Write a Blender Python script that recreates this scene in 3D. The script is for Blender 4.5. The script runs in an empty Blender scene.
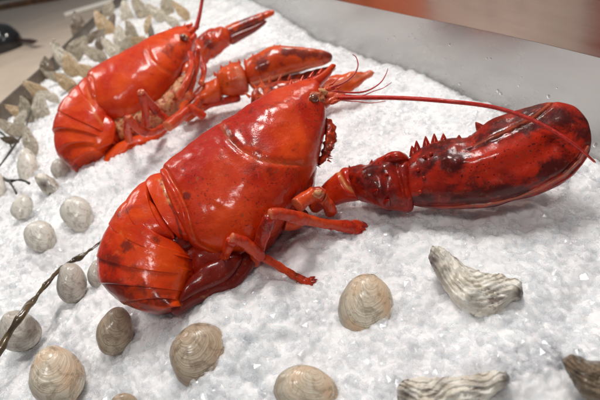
import bpy, math, random
import numpy as np
from mathutils import Vector, noise as mnoise
rng = np.random.default_rng(7); random.seed(7)
S = bpy.context.scene
COL = S.collection
# ------------------------------------------------------------------ camera
FPX = 430.0; CAMH = 0.25; PITCH = math.radians(35.6)
CAM = np.array([0, 0, CAMH])
FWD = np.array([0, math.cos(PITCH), -math.sin(PITCH)])
UP0 = np.array([0, math.sin(PITCH), math.cos(PITCH)]); R0 = np.array([1.0, 0, 0])
_g = np.array([0.293, 0.957]); _g /= np.linalg.norm(_g)
E1 = _g[1]*R0 - _g[0]*UP0
E2 = -_g[0]*R0 - _g[1]*UP0
def ray(px, py):
    px = np.asarray(px, float); py = np.asarray(py, float)
    return FWD + ((px-300)/FPX)[..., None]*E1 + ((py-200)/FPX)[..., None]*E2
def Pz(px, py, h=0.0):                       # point of the horizontal plane z = h seen at that place of the photo
    r = ray(px, py); t = (h-CAMH)/r[..., 2]
    return CAM + r*t[..., None]
def depth(P): return float(np.dot(np.asarray(P)-CAM, FWD))
cam = bpy.data.cameras.new('camera'); co = bpy.data.objects.new('camera', cam); COL.objects.link(co)
from mathutils import Matrix
M = Matrix(((E1[0], -E2[0], -FWD[0], CAM[0]), (E1[1], -E2[1], -FWD[1], CAM[1]), (E1[2], -E2[2], -FWD[2], CAM[2]), (0, 0, 0, 1)))
co.matrix_world = M
cam.sensor_width = 36; cam.lens = 36*FPX/600; cam.clip_start = 0.005; cam.clip_end = 60
cam.dof.use_dof = True; cam.dof.focus_distance = 0.335; cam.dof.aperture_fstop = 8
S.camera = co
def proj(P):
    d = P-CAM; z = d@FWD
    return 300+FPX*(d@E1)/z, 200+FPX*(d@E2)/z
# ------------------------------------------------------------------ helpers
def link(o, parent=None):
    COL.objects.link(o)
    if parent is not None: o.parent = parent
    return o
def tag(o, label=None, cat=None, group=None, kind=None):
    if label: o['label'] = label
    if cat: o['category'] = cat
    if group: o['group'] = group
    if kind: o['kind'] = kind
    return o
def empty(name, loc):
    o = bpy.data.objects.new(name, None); o.empty_display_size = 0.01
    o.location = tuple(loc); return link(o)
class MB:
    """collects vertices (world space), faces and two float attributes"""
    def __init__(s): s.v = []; s.f = []; s.a = {}; s.n = 0
    def add(s, V, F, **attrs):
        V = np.asarray(V, float); n0 = s.n
        s.v.append(V); s.f.extend([tuple(int(i)+n0 for i in f) for f in F])
        for k in set(list(s.a)+list(attrs)):
            if k not in s.a: s.a[k] = [np.zeros(n0)] if n0 else []
            val = attrs.get(k); s.a[k].append(np.zeros(len(V)) if val is None else np.broadcast_to(np.asarray(val, float), (len(V),)).copy())
        s.n += len(V)
        return s
    def build(s, name, mat, parent=None, smooth=True, origin=None):
        V = np.concatenate(s.v)
        o0 = np.array(parent.matrix_world.translation) if False else None
        off = np.zeros(3)
        if parent is not None:
            p = parent
            while p is not None: off = off + np.array(p.location); p = p.parent
        elif origin is not None: off = np.asarray(origin, float)
        V = V-off
        me = bpy.data.meshes.new(name); me.from_pydata(V.tolist(), [], s.f); me.update()
        for k, lst in s.a.items():
            at = me.attributes.new(k, 'FLOAT', 'POINT'); at.data.foreach_set('value', np.concatenate(lst).astype(np.float32))
        if smooth: me.polygons.foreach_set('use_smooth', [True]*len(me.polygons))
        me.materials.append(mat)
        o = bpy.data.objects.new(name, me)
        if parent is None and origin is not None: o.location = tuple(off)
        return link(o, parent)
def cr(P, n, dens=None):
    """smooth curve through the rows of P, n samples"""
    P = np.asarray(P, float); k = len(P)
    if k == 2:
        t = np.linspace(0, 1, n)[:, None] if dens is None else np.asarray(dens)[:, None]
        return P[0]*(1-t)+P[1]*t
    d = np.sqrt(((P[1:, :2]-P[:-1, :2])**2).sum(1))+1e-9
    if P.shape[1] > 4: d = np.sqrt((((P[1:, :2]+P[1:, 2:4])-(P[:-1, :2]+P[:-1, 2:4]))**2).sum(1))/2+1e-9
    u = np.concatenate([[0], np.cumsum(d)]); u /= u[-1]
    T = np.zeros_like(P)
    T[1:-1] = (P[2:]-P[:-2])/(u[2:]-u[:-2])[:, None]
    T[0] = (P[1]-P[0])/(u[1]-u[0]); T[-1] = (P[-1]-P[-2])/(u[-1]-u[-2])
    t = np.linspace(0, 1, n) if dens is None else np.asarray(dens)
    i = np.clip(np.searchsorted(u, t, side='right')-1, 0, k-2)
    h = (u[i+1]-u[i]); x = ((t-u[i])/h)[:, None]; h = h[:, None]
    return (2*x**3-3*x**2+1)*P[i]+(x**3-2*x**2+x)*h*T[i]+(-2*x**3+3*x**2)*P[i+1]+(x**3-x**2)*h*T[i+1]
def dpoly(X, Y, pts):
    """distance of points to a polyline and the parameter along it"""
    pts = np.asarray(pts, float); best = np.full(X.shape, 1e9); par = np.zeros(X.shape)
    for i in range(len(pts)-1):
        a, b = pts[i], pts[i+1]; ab = b-a; L = (ab**2).sum()+1e-9
        t = np.clip(((X-a[0])*ab[0]+(Y-a[1])*ab[1])/L, 0, 1)
        d = np.hypot(X-a[0]-t*ab[0], Y-a[1]-t*ab[1]); m = d < best
        best = np.where(m, d, best); par = np.where(m, (i+t)/(len(pts)-1), par)
    return best, par
def gauss(d, s): return np.exp(-(d/s)**2)
def fbm(P, scale, octv=3, seed=0.0):
    out = np.empty(len(P))
    for i, p in enumerate(P):
        out[i] = mnoise.fractal(Vector((p[0]*scale+seed, p[1]*scale-seed, p[2]*scale+2*seed)), 1.0, 2.0, octv)
    return out
def grid_faces(n, m, closed=True):
    i = np.arange(n-1)[:, None]; j = np.arange(m if closed else m-1)[None, :]
    a = i*m+j; b = i*m+(j+1) % m; c = (i+1)*m+(j+1) % m; d = (i+1)*m+j
    return np.stack([a, b, c, d], -1).reshape(-1, 4)
class Frame:
    """a slanted plane in the scene; outlines are given where the photo shows them, w is the offset (metres) off the plane"""
    def __init__(s, px, py, h, elev, az=0.0):
        s.O = Pz(px, py, h); d = CAM-s.O; a = math.atan2(d[1], d[0])+math.radians(az); e = math.radians(elev)
        s.n = np.array([math.cos(a)*math.cos(e), math.sin(a)*math.cos(e), math.sin(e)])
        s.k = depth(s.O)/FPX                  # metres per pixel near the origin
    def p(s, px, py, w=0.0):
        r = ray(px, py); t = np.dot(s.O-CAM, s.n)/(r@s.n)
        P = CAM+r*t[..., None]
        return P+np.asarray(w)[..., None]*s.n
    def q(s, px, py, w=0.0):
        """the point at that offset seen exactly at that place of the photo"""
        r = ray(px, py); return CAM+r*(np.dot(s.O+w*s.n-CAM, s.n)/(r@s.n))
def loft(mb, fr, st, N=60, Mr=40, e0=0.1, e1=0.1, a=0.85, b=0.9, disp=None, w0=0.0, bow=(0, 0), top=0.0, rough=0.0, seed=1.0, rs=120):
    """closed body through stations (Dx, Dy, Vx, Vy, halfwidth): D and V are the two edges of the outline"""
    t = np.linspace(0, 1, N); t = t+0.0
    t = 0.5-0.5*np.cos(np.pi*t) if (e0 > 0 and e1 > 0) else t
    st = np.asarray(st, float); Q = cr(st, N, t)
    r = np.ones(N)
    if e0 > 0: r *= np.sqrt(np.clip(1-np.clip(1-t/e0, 0, 1)**2, 0.0009, 1))
    if e1 > 0: r *= np.sqrt(np.clip(1-np.clip(1-(1-t)/e1, 0, 1)**2, 0.0009, 1))
    th = np.linspace(0, 2*np.pi, Mr, endpoint=False)
    c, s_ = np.cos(th), np.sin(th)
    C = np.sign(c)*np.abs(c)**a; Sn = np.sign(s_)*np.abs(s_)**b
    D = Q[:, :2]; Vv = Q[:, 2:4]; Mid = (D+Vv)/2
    X = Mid[:, 0, None]+(D-Mid)[:, 0, None]*C*r[:, None]+bow[0]*(1-C**2)
    Y = Mid[:, 1, None]+(D-Mid)[:, 1, None]*C*r[:, None]+bow[1]*(1-C**2)
    W = Q[:, 4, None]*Sn*r[:, None]*(1-top*C)
    X, Y, W = X.ravel(), Y.ravel(), W.ravel()
    at = dict(dark=np.zeros(X.shape), pale=np.zeros(X.shape), warm=np.zeros(X.shape))
    if disp:
        Xa, Ya = proj(fr.p(X, Y, np.abs(W)+w0))
        W, at = disp(Xa, Ya, W, at)
    V = fr.p(X, Y, W+w0); mb.app = proj(fr.p(X, Y, np.abs(W)+w0))
    if rough:
        f = fbm(V, rs, 3, seed)
        cen = V.reshape(N, Mr, 3).mean(1)
        dirs = V-np.repeat(cen, Mr, 0); L = np.linalg.norm(dirs, axis=1, keepdims=True)+1e-9
        V = V+dirs/L*(f*rough)[:, None]
    F = grid_faces(N, Mr).tolist()
    F.append(list(range(Mr-1, -1, -1))); F.append([(N-1)*Mr+i for i in range(Mr)])
    mb.add(V, F, along=np.repeat(t, Mr), across=np.tile(th/(2*np.pi), N), **at)
    return mb
def tube(mb, pts, radii, N=60, Mr=16, e0=0.06, e1=0.06, flat=1.0, rough=0.0, dark=0.0, pale=0.0, dk=None, rs=150, pk=None):
    """tapering round body along 3-D points; radii in metres"""
    Q = cr(np.column_stack([np.asarray(pts, float), np.asarray(radii, float)]), N)
    P, R = Q[:, :3], Q[:, 3].copy()
    L = np.concatenate([[0], np.cumsum(np.linalg.norm(np.diff(P, axis=0), axis=1))]); tt = L/L[-1]
    if e0 > 0: R *= np.sqrt(np.clip(1-np.clip(1-tt/e0, 0, 1)**2, 0.01, 1))
    if e1 > 0: R *= np.sqrt(np.clip(1-np.clip(1-(1-tt)/e1, 0, 1)**2, 0.01, 1))
    T = np.gradient(P, axis=0); T /= np.linalg.norm(T, axis=1, keepdims=True)+1e-12
    ref = -FWD
    Bn = np.cross(T, ref); Bn /= np.linalg.norm(Bn, axis=1, keepdims=True)+1e-9; Nn = np.cross(Bn, T)
    th = np.linspace(0, 2*np.pi, Mr, endpoint=False)
    V = P[:, None]+R[:, None, None]*(np.cos(th)[None, :, None]*Bn[:, None]+flat*np.sin(th)[None, :, None]*Nn[:, None])
    V = V.reshape(-1, 3)
    if rough:
        f = fbm(V, rs, 2, 3.0); d = V-np.repeat(P, Mr, 0); V = V+d/(np.linalg.norm(d, axis=1, keepdims=True)+1e-9)*(f*rough)[:, None]
    F = grid_faces(N, Mr).tolist(); F.append(list(range(Mr-1, -1, -1))); F.append([(N-1)*Mr+i for i in range(Mr)])
    da = np.full(len(V), float(dark))
    if dk: da = np.repeat(np.interp(tt, dk[0], dk[1]), Mr)
    if pk: pale = np.repeat(np.interp(tt, pk[0], pk[1]), Mr)
    mb.add(V, F, dark=da, pale=pale, along=np.repeat(tt, Mr), across=np.tile(th/(2*np.pi), N))
    return mb
def spine(mb, base, tip, r, dark=0.0):
    base = np.asarray(base); tip = np.asarray(tip); mid = base*0.45+tip*0.55
    tube(mb, [base, mid, tip], [r, r*0.6, r*0.12], N=10, Mr=10, e0=0, e1=0, dark=dark)
def blob(mb, c, rx, ry, rz, ax=None, rough=0.0, dark=0.0, pale=0.0, seed=0, rs=200, n=20, m=24):
    u = np.linspace(0, np.pi, n); v = np.linspace(0, 2*np.pi, m, endpoint=False)
    B = np.stack([np.outer(np.sin(u), np.cos(v)), np.outer(np.sin(u), np.sin(v)), np.outer(np.cos(u), np.ones(m))], -1).reshape(-1, 3)
    A = np.eye(3) if ax is None else np.asarray(ax)
    V = (B*[rx, ry, rz])@A+np.asarray(c)
    if rough: V = V+(B@A)*(fbm(V, rs, 3, seed)*rough)[:, None]
    mb.add(V, grid_faces(n, m).tolist(), dark=dark, pale=pale)
    return mb
# ------------------------------------------------------------------ materials
def newmat(name):
    m = bpy.data.materials.new(name); m.use_nodes = True; nt = m.node_tree
    return m, nt, nt.nodes, nt.links, nt.nodes['Principled BSDF']
def nd(nt, typ, **kw):
    n = nt.nodes.new(typ)
    for k, v in kw.items():
        if hasattr(n, k): setattr(n, k, v)
    return n
def ramp(nt, src, stops):
    r = nt.nodes.new('ShaderNodeValToRGB'); el = r.color_ramp.elements
    while len(el) < len(stops): el.new(0.5)
    for e, (p, c) in zip(el, stops):
        e.position = p; e.color = (c, c, c, 1) if isinstance(c, (int, float)) else (*c, 1)
    nt.links.new(src, r.inputs[0]); return r
def noi(nt, scale, detail=4, rough=0.55, dist=0.0, coord=None, w=None):
    n = nt.nodes.new('ShaderNodeTexNoise'); n.inputs['Scale'].default_value = scale; n.inputs['Detail'].default_value = detail
    n.inputs['Roughness'].default_value = rough; n.inputs['Distortion'].default_value = dist
    if coord is None: coord = nt.nodes.new('ShaderNodeTexCoord').outputs['Object']
    nt.links.new(coord, n.inputs['Vector']); return n
def mix(nt, fac, a, b, mode='MIX'):
    m = nt.nodes.new('ShaderNodeMix'); m.data_type = 'RGBA'; m.blend_type = mode
    for sock, val in ((m.inputs[0], fac), (m.inputs[6], a), (m.inputs[7], b)):
        if isinstance(val, (int, float)): sock.default_value = val
        elif isinstance(val, tuple): sock.default_value = (*val, 1)
        else: nt.links.new(val, sock)
    return m.outputs[2]
def math_(nt, op, a, b=0.0, clamp=False):
    m = nt.nodes.new('ShaderNodeMath'); m.operation = op; m.use_clamp = clamp
    for s_, v in ((m.inputs[0], a), (m.inputs[1], b)):
        if isinstance(v, (int, float)): s_.default_value = v
        else: nt.links.new(v, s_)
    return m.outputs[0]
def bump(nt, h, strength, dist, prev=None):
    b = nt.nodes.new('ShaderNodeBump'); b.inputs['Strength'].default_value = strength; b.inputs['Distance'].default_value = dist
    nt.links.new(h, b.inputs['Height'])
    if prev is not None: nt.links.new(prev, b.inputs['Normal'])
    return b.outputs[0]
def attr(nt, name):
    a = nt.nodes.new('ShaderNodeAttribute'); a.attribute_name = name; return a.outputs['Fac']
def shell_mat(name, c1, c2, cdark, cpale=(0.72, 0.30, 0.10), speck=0.5, rough=0.3, big=22, pit=1.0, dotthr=(0.58, 0.66)):
    m, nt, N, L, B = newmat(name)
    co_ = N.new('ShaderNodeTexCoord').outputs['Object']
    n1 = noi(nt, big, 5, 0.6, 0.6, co_); base = mix(nt, math_(nt, 'ADD', ramp(nt, n1.outputs[0], [(0.36, 0.0), (0.62, 0.8)]).outputs[0], attr(nt, 'warm'), True), c1, c2)
    # irregular dark mottling and small dots of pigment
    n2 = noi(nt, 75, 7, 0.68, 0.4, co_); dm = attr(nt, 'dark')
    f2 = math_(nt, 'ADD', n2.outputs[0], math_(nt, 'MULTIPLY', math_(nt, 'SUBTRACT', dm, 0.32), 0.42))
    k2 = ramp(nt, f2, [(0.50, 0.0), (0.68, 1.0)]).outputs[0]
    base = mix(nt, math_(nt, 'MULTIPLY', k2, 0.85), base, cdark)
    n3 = noi(nt, 520, 2, 0.5, 0.0, co_); k3 = ramp(nt, n3.outputs[0], [(dotthr[0], 0.0), (dotthr[1], 1.0)]).outputs[0]
    n3b = noi(nt, 30, 2, 0.5, 0.0, co_); k3b = ramp(nt, n3b.outputs[0], [(0.42, 0.0), (0.6, 1.0)]).outputs[0]
    base = mix(nt, math_(nt, 'MULTIPLY', math_(nt, 'MULTIPLY', k3, k3b), speck), base, tuple(x*0.7 for x in cdark))
    n4 = noi(nt, 260, 3, 0.6, 0.0, co_); k4 = ramp(nt, n4.outputs[0], [(0.60, 0.0), (0.74, 1.0)]).outputs[0]
    base = mix(nt, math_(nt, 'MULTIPLY', k4, 0.22), base, cpale)
    base = mix(nt, math_(nt, 'MULTIPLY', attr(nt, 'pale'), 0.85), base, cpale)
    L.new(base, B.inputs['Base Color'])
    rr = ramp(nt, noi(nt, 45, 4, 0.6, 0, co_).outputs[0], [(0.3, rough*0.8), (0.7, rough*1.7)]).outputs[0]
    L.new(rr, B.inputs['Roughness'])
    B.inputs['Coat Weight'].default_value = 0.45; L.new(ramp(nt, noi(nt, 60, 5, 0.7, 0.5, co_).outputs[0], [(0.40, 0.055), (0.70, 0.15)]).outputs[0], B.inputs['Coat Roughness'])
    B.inputs['Specular IOR Level'].default_value = 0.12
    B.inputs['Subsurface Weight'].default_value = 0.0
    v = N.new('ShaderNodeTexVoronoi'); v.inputs['Scale'].default_value = 520; L.new(co_, v.inputs['Vector'])
    pitv = ramp(nt, v.outputs['Distance'], [(0.0, 0.0), (0.35, 1.0)]).outputs[0]
    b1 = bump(nt, pitv, 0.16*pit, 0.0006)
    b2 = bump(nt, noi(nt, 150, 6, 0.65, 0, co_).outputs[0], 0.38, 0.0016, b1)
    b3 = bump(nt, noi(nt, 38, 3, 0.5, 0.3, co_).outputs[0], 0.18, 0.004, b2)
    L.new(b3, B.inputs['Normal']); L.new(bump(nt, noi(nt, 190, 5, 0.65, 0, co_).outputs[0], 0.17, 0.0014), B.inputs['Coat Normal'])
    return m
RED = shell_mat('front_lobster_shell', (0.46, 0.014, 0.003), (0.72, 0.060, 0.004), (0.13, 0.010, 0.007), speck=0.75)
ORANGE = shell_mat('tail_shell', (0.55, 0.020, 0.002), (0.82, 0.085, 0.004), (0.16, 0.014, 0.006), speck=0.25, rough=0.26, pit=0.4)
CLAWRED = shell_mat('claw_shell', (0.20, 0.007, 0.003), (0.52, 0.022, 0.004), (0.028, 0.004, 0.004), cpale=(0.72, 0.19, 0.09), speck=0.9, rough=0.30, big=30, dotthr=(0.60, 0.68))
LEGM = shell_mat('leg_shell', (0.50, 0.018, 0.004), (0.72, 0.07, 0.010), (0.20, 0.012, 0.008), cpale=(0.80, 0.42, 0.20), speck=0.3, rough=0.25)
BACKM = shell_mat('far_lobster_shell', (0.58, 0.026, 0.004), (0.78, 0.085, 0.007), (0.22, 0.016, 0.008), speck=0.35, rough=0.24)
BACKCLAW = shell_mat('far_claw_shell', (0.52, 0.040, 0.008), (0.75, 0.105, 0.012), (0.10, 0.012, 0.012), cpale=(0.80, 0.36, 0.22), speck=0.5, rough=0.26)
def flesh_mat():
    m, nt, N, L, B = newmat('soft_tissue')
    n1 = noi(nt, 110, 5, 0.65, 1.0)
    r = ramp(nt, n1.outputs[0], [(0.32, (0.10, 0.02, 0.008)), (0.45, (0.50, 0.07, 0.015)), (0.58, (0.70, 0.40, 0.18)), (0.66, (0.62, 0.10, 0.02))])
    L.new(r.outputs[0], B.inputs['Base Color']); B.inputs['Roughness'].default_value = 0.3
    L.new(bump(nt, n1.outputs[0], 0.8, 0.003), B.inputs['Normal']); return m
FLESH = flesh_mat()
DEEP = shell_mat('underside_red', (0.30, 0.010, 0.002), (0.44, 0.024, 0.003), (0.12, 0.005, 0.002), speck=0.5)  # dark red of the fan; also paints in the shade under the body
def simple(name, col, rough, metal=0.0, var=0.25, scale=60, bmp=0.1, coat=0.0):
    m, nt, N, L, B = newmat(name)
    n1 = noi(nt, scale, 5, 0.6, 0.3)
    L.new(mix(nt, ramp(nt, n1.outputs[0], [(0.3, 0.0), (0.7, 1.0)]).outputs[0], tuple(c*(1-var) for c in col), tuple(min(1, c*(1+var)) for c in col)), B.inputs['Base Color'])
    B.inputs['Roughness'].default_value = rough; B.inputs['Metallic'].default_value = metal; B.inputs['Coat Weight'].default_value = coat
    L.new(bump(nt, n1.outputs[0], bmp, 0.002), B.inputs['Normal']); return m
EYE = simple('eye_brown', (0.17, 0.040, 0.015), 0.10, var=0.5, scale=200, coat=1.0)
ANT = simple('antenna_red', (0.50, 0.022, 0.012), 0.3, var=0.3, scale=300, bmp=0.3)
def ice_mat(name, chip=False):
    m, nt, N, L, B = newmat(name)
    co_ = N.new('ShaderNodeTexCoord').outputs['Object']
    n1 = noi(nt, 14, 4, 0.6, 0.5, co_)
    c = ramp(nt, n1.outputs[0], [(0.36, (0.78, 0.77, 0.775)), (0.56, (0.94, 0.945, 0.955))])
    L.new(c.outputs[0], B.inputs['Base Color'])
    n2 = noi(nt, 120, 4, 0.6, 0.0, co_)
    L.new(ramp(nt, n2.outputs[0], [(0.35, 0.05), (0.65, 0.22)]).outputs[0], B.inputs['Roughness'])
    B.inputs['IOR'].default_value = 1.31; B.inputs['Specular IOR Level'].default_value = 0.7
    if chip:
        # clear chip: light passes straight through, with a wet reflection and a little white frost inside
        out = [n for n in N if n.type == 'OUTPUT_MATERIAL'][0]
        tr = N.new('ShaderNodeBsdfTransparent'); tr.inputs[0].default_value = (.985, .988, .992, 1)
        gl = N.new('ShaderNodeBsdfGlossy'); gl.inputs['Roughness'].default_value = .16
        df = N.new('ShaderNodeBsdfDiffuse'); df.inputs[0].default_value = (.96, .965, .975, 1)
        fr_ = N.new('ShaderNodeFresnel'); fr_.inputs[0].default_value = 1.4
        tl = N.new('ShaderNodeBsdfTranslucent'); tl.inputs[0].default_value = (.97, .975, .985, 1); m0 = N.new('ShaderNodeMixShader'); m0.inputs[0].default_value = .5; L.new(df.outputs[0], m0.inputs[1]); L.new(tl.outputs[0], m0.inputs[2])
        geo = N.new('ShaderNodeNewGeometry'); front = math_(nt, 'SUBTRACT', 1.0, geo.outputs['Backfacing'])
        m1 = N.new('ShaderNodeMixShader'); m2 = N.new('ShaderNodeMixShader')
        L.new(ramp(nt, noi(nt, 160, 3, .6, 0, co_).outputs[0], [(.40, .10), (.62, .55)]).outputs[0], m1.inputs[0]); L.new(tr.outputs[0], m1.inputs[1]); L.new(m0.outputs[0], m1.inputs[2])
        L.new(math_(nt, 'MULTIPLY', fr_.outputs[0], front), m2.inputs[0]); L.new(m1.outputs[0], m2.inputs[1]); L.new(gl.outputs[0], m2.inputs[2])
        L.new(m2.outputs[0], out.inputs['Surface']); return m
    else:
        B.inputs['Subsurface Weight'].default_value = 1.0
        B.inputs['Subsurface Radius'].default_value = (0.8, 0.95, 1.0); B.inputs['Subsurface Scale'].default_value = 0.007
    b1 = bump(nt, noi(nt, 420, 5, 0.7, 0, co_).outputs[0], 0.45, 0.0014); b1 = bump(nt, noi(nt, 90, 4, 0.6, 0.5, co_).outputs[0], 0.45, 0.005, b1)
    v = N.new('ShaderNodeTexVoronoi'); v.inputs['Scale'].default_value = 230; L.new(co_, v.inputs['Vector'])
    b2 = bump(nt, v.outputs['Distance'], 0.35, 0.002, b1)
    L.new(b2, B.inputs['Normal']); return m
ICE = ice_mat('crushed_ice'); CHIP = ice_mat('ice_chip', True)
def clam_mat(name, c_lo, c_hi, c_stain, stain=0.5):
    m, nt, N, L, B = newmat(name)
    co_ = N.new('ShaderNodeTexCoord').outputs['Object']
    rho = attr(nt, 'rho'); n0 = noi(nt, 55, 4, 0.6, 0, co_)
    t = math_(nt, 'ADD', math_(nt, 'MULTIPLY', rho, 1.0), math_(nt, 'MULTIPLY', n0.outputs[0], 0.13))
    cx = N.new('ShaderNodeCombineXYZ'); L.new(t, cx.inputs[0])
    bands = noi(nt, 34, 6, 0.75, 0, cx.outputs[0]); bands.noise_dimensions = '3D'
    base = mix(nt, ramp(nt, bands.outputs[0], [(0.36, 0.0), (0.64, 1.0)]).outputs[0], c_lo, c_hi)
    st = noi(nt, 17, 3, 0.55, 0.8, co_)
    base = mix(nt, math_(nt, 'MULTIPLY', ramp(nt, st.outputs[0], [(0.45, 0.0), (0.68, 1.0)]).outputs[0], stain), base, c_stain)
    base = mix(nt, math_(nt, 'MULTIPLY', attr(nt, 'dark'), 0.8), base, (0.10, 0.06, 0.035))
    mo = noi(nt, 70, 6, 0.7, 1.5, co_)
    base = mix(nt, math_(nt, 'MULTIPLY', ramp(nt, mo.outputs[0], [(0.48, 0.0), (0.62, 1.0)]).outputs[0], .6), base, tuple(c*q for c, q in zip(c_lo, (.42, .34, .27))))
    fl = noi(nt, 320, 3, 0.6, 0, co_)
    base = mix(nt, ramp(nt, fl.outputs[0], [(0.60, 0.0), (0.72, 0.5)]).outputs[0], base, tuple(c*0.55 for c in c_lo))
    L.new(base, B.inputs['Base Color']); B.inputs['Roughness'].default_value = 0.30; B.inputs['Coat Weight'].default_value = 0.5; B.inputs['Coat Roughness'].default_value = 0.2
    fine = noi(nt, 160, 3, 0.6, 0, cx.outputs[0])
    b = bump(nt, bands.outputs[0], 0.28, 0.0022); b = bump(nt, fine.outputs[0], 0.4, 0.0007, b)
    b = bump(nt, fl.outputs[0], 0.25, 0.0008, b); L.new(b, B.inputs['Normal']); return m
CL_TAN = clam_mat('clam_tan', (0.44, 0.33, 0.20), (0.96, 0.90, 0.76), (0.74, 0.30, 0.06), 0.85)
CL_BROWN = clam_mat('clam_brown', (0.24, 0.15, 0.08), (0.74, 0.63, 0.48), (0.40, 0.17, 0.05), 0.7)
CL_GREY = clam_mat('clam_grey', (0.36, 0.32, 0.27), (0.78, 0.74, 0.66), (0.46, 0.33, 0.20), 0.5)
CL_WHITE = clam_mat('clam_pale', (0.58, 0.54, 0.46), (0.90, 0.87, 0.79), (0.60, 0.51, 0.38), 0.4)
def oyster_mat(name, lo, hi, dk, amt=0.8):
    m, nt, N, L, B = newmat(name)
    co_ = N.new('ShaderNodeTexCoord').outputs['Object']
    cx = N.new('ShaderNodeCombineXYZ'); L.new(math_(nt, 'MULTIPLY', attr(nt, 'along'), 1.6), cx.inputs[0])
    L.new(math_(nt, 'MULTIPLY', attr(nt, 'fan'), 5.0), cx.inputs[1])
    s1 = noi(nt, 1.5, 7, 0.72, 1.3, cx.outputs[0])
    sA = noi(nt, 34, 6, 0.65, 1.0, co_)
    base = mix(nt, ramp(nt, math_(nt, 'MULTIPLY', math_(nt, 'ADD', s1.outputs[0], sA.outputs[0]), .5), [(0.40, 0.0), (0.56, 1.0)]).outputs[0], lo, hi)
    s2 = noi(nt, 60, 5, 0.65, 0.5, co_); sm = noi(nt, 1.7, 5, 0.7, 1.2, cx.outputs[0])
    k = math_(nt, 'MULTIPLY', ramp(nt, math_(nt, 'MULTIPLY', math_(nt, 'ADD', s2.outputs[0], sm.outputs[0]), 0.5), [(0.53, 0.0), (0.575, 1.0)]).outputs[0], amt)
    base = mix(nt, k, base, dk)
    base = mix(nt, attr(nt, 'dark'), base, tuple(c*0.45 for c in dk))
    L.new(base, B.inputs['Base Color']); B.inputs['Roughness'].default_value = 0.4; B.inputs['Coat Weight'].default_value = 0.25
    b = bump(nt, s1.outputs[0], 0.4, 0.003); b = bump(nt, noi(nt, 190, 5, 0.65, 0.2, co_).outputs[0], 0.6, 0.0016, b)
    L.new(b, B.inputs['Normal']); return m
OY = oyster_mat('oyster_cream', (0.60, 0.52, 0.40), (0.92, 0.89, 0.81), (0.17, 0.11, 0.09))
OY_G = oyster_mat('oyster_grey', (0.17, 0.125, 0.08), (0.60, 0.52, 0.38), (0.08, 0.06, 0.04))
OY_B = oyster_mat('oyster_brown', (0.32, 0.18, 0.08), (0.70, 0.52, 0.30), (0.12, 0.07, 0.04))
OY_D = oyster_mat('oyster_dark', (0.085, 0.055, 0.032), (0.22, 0.155, 0.09), (0.03, 0.02, 0.014))
OY_F = oyster_mat('oyster_tan', (0.34, 0.26, 0.16), (0.86, 0.80, 0.66), (0.11, 0.07, 0.045), .9)
WEED = simple('seaweed_brown', (0.085, 0.055, 0.022), 0.28, var=0.6, scale=90, bmp=0.5, coat=0.5)
WEEDD = simple('seaweed_dark', (0.035, 0.032, 0.020), 0.4, var=0.4, scale=90, bmp=0.4)
def steel_mat(name, brush, rough, base=(0.52, 0.505, 0.49), aniso=0.0):
    m, nt, N, L, B = newmat(name)
    co_ = N.new('ShaderNodeTexCoord').outputs['Object']
    mp = N.new('ShaderNodeMapping'); mp.inputs['Scale'].default_value = brush; L.new(co_, mp.inputs[0])
    n1 = noi(nt, 6, 6, 0.7, 0, mp.outputs[0]); n2 = noi(nt, 9, 4, 0.6, 0.3, co_)
    L.new(mix(nt, n1.outputs[0], tuple(c*0.8 for c in base), base), B.inputs['Base Color'])
    B.inputs['Metallic'].default_value = 1.0
    r = math_(nt, 'ADD', math_(nt, 'MULTIPLY', n1.outputs[0], 0.12), math_(nt, 'MULTIPLY', n2.outputs[0], 0.12))
    L.new(math_(nt, 'ADD', r, rough-0.12), B.inputs['Roughness'])
    L.new(bump(nt, n1.outputs[0], 0.12, 0.0006), B.inputs['Normal'])
    return m
# ------------------------------------------------------------------ lobsters
# ===== near lobster
FB = Frame(215, 205, 0.055, 50)
lob = empty('lobster', Pz(150, 315, 0.0))
tag(lob, 'near red cooked lobster on the ice with its big claw stretched out to the right', 'lobster', 'cooked lobsters on the ice')
GROOVE = [(221, 124), (229, 138), (241, 150), (258, 159), (280, 163), (303, 164), (318, 158)]
POST = [(160, 175), (166, 186), (171, 194), (179, 212), (184, 232), (190, 247), (206, 256), (220, 262)]
def carapace_disp(groove, post, kpx, blotch, ridge=None, pa=1.0, warm=None):
    def f(X, Y, W, at):
        sg = np.sign(W)
        d, _ = dpoly(X, Y, groove)
        W = W-sg*0.0019*gauss(d, 2.0*kpx)+sg*0.0005*gauss(d-6*kpx, 4*kpx)
        d2, _ = dpoly(X, Y, post)
        W = W-sg*0.0022*gauss(d2-8*kpx, 1.9*kpx)+sg*0.0010*gauss(d2-3.5*kpx, 2.5*kpx)
        at['pale'] = np.clip(pa*0.14*gauss(d2-8*kpx, 1.4*kpx)+0.16*gauss(d-1.0*kpx, 1.1*kpx), 0, 1)
        dk = np.zeros(X.shape)
        for (x, y, r, amt) in blotch: dk += (.62*amt if r > 6 else amt)*gauss(np.hypot(X-x, Y-y), r)
        at['dark'] = np.clip(dk, 0, 1)
        if warm: at['warm'] = np.clip(sum(a_*gauss(np.hypot(X-x, Y-y), rr) for x, y, rr, a_ in warm), -.8, .8)
        return W, at
    return f
blot = [(236, 142, 9, .9), (226, 130, 6, .8), (260, 150, 16, .45), (150+37, 196, 5, .7), (186, 195, 4, .9), (200, 205, 3, .8), (196, 222, 3, .8),
        (282, 108, 16, .45), (262, 112, 14, .4), (290, 130, 14, .35), (300, 150, 12, .4), (250, 170, 30, .30), (275, 172, 18, .35), (184, 178, 8, .3), (200, 160, 20, .2)]
mb = MB()
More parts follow.
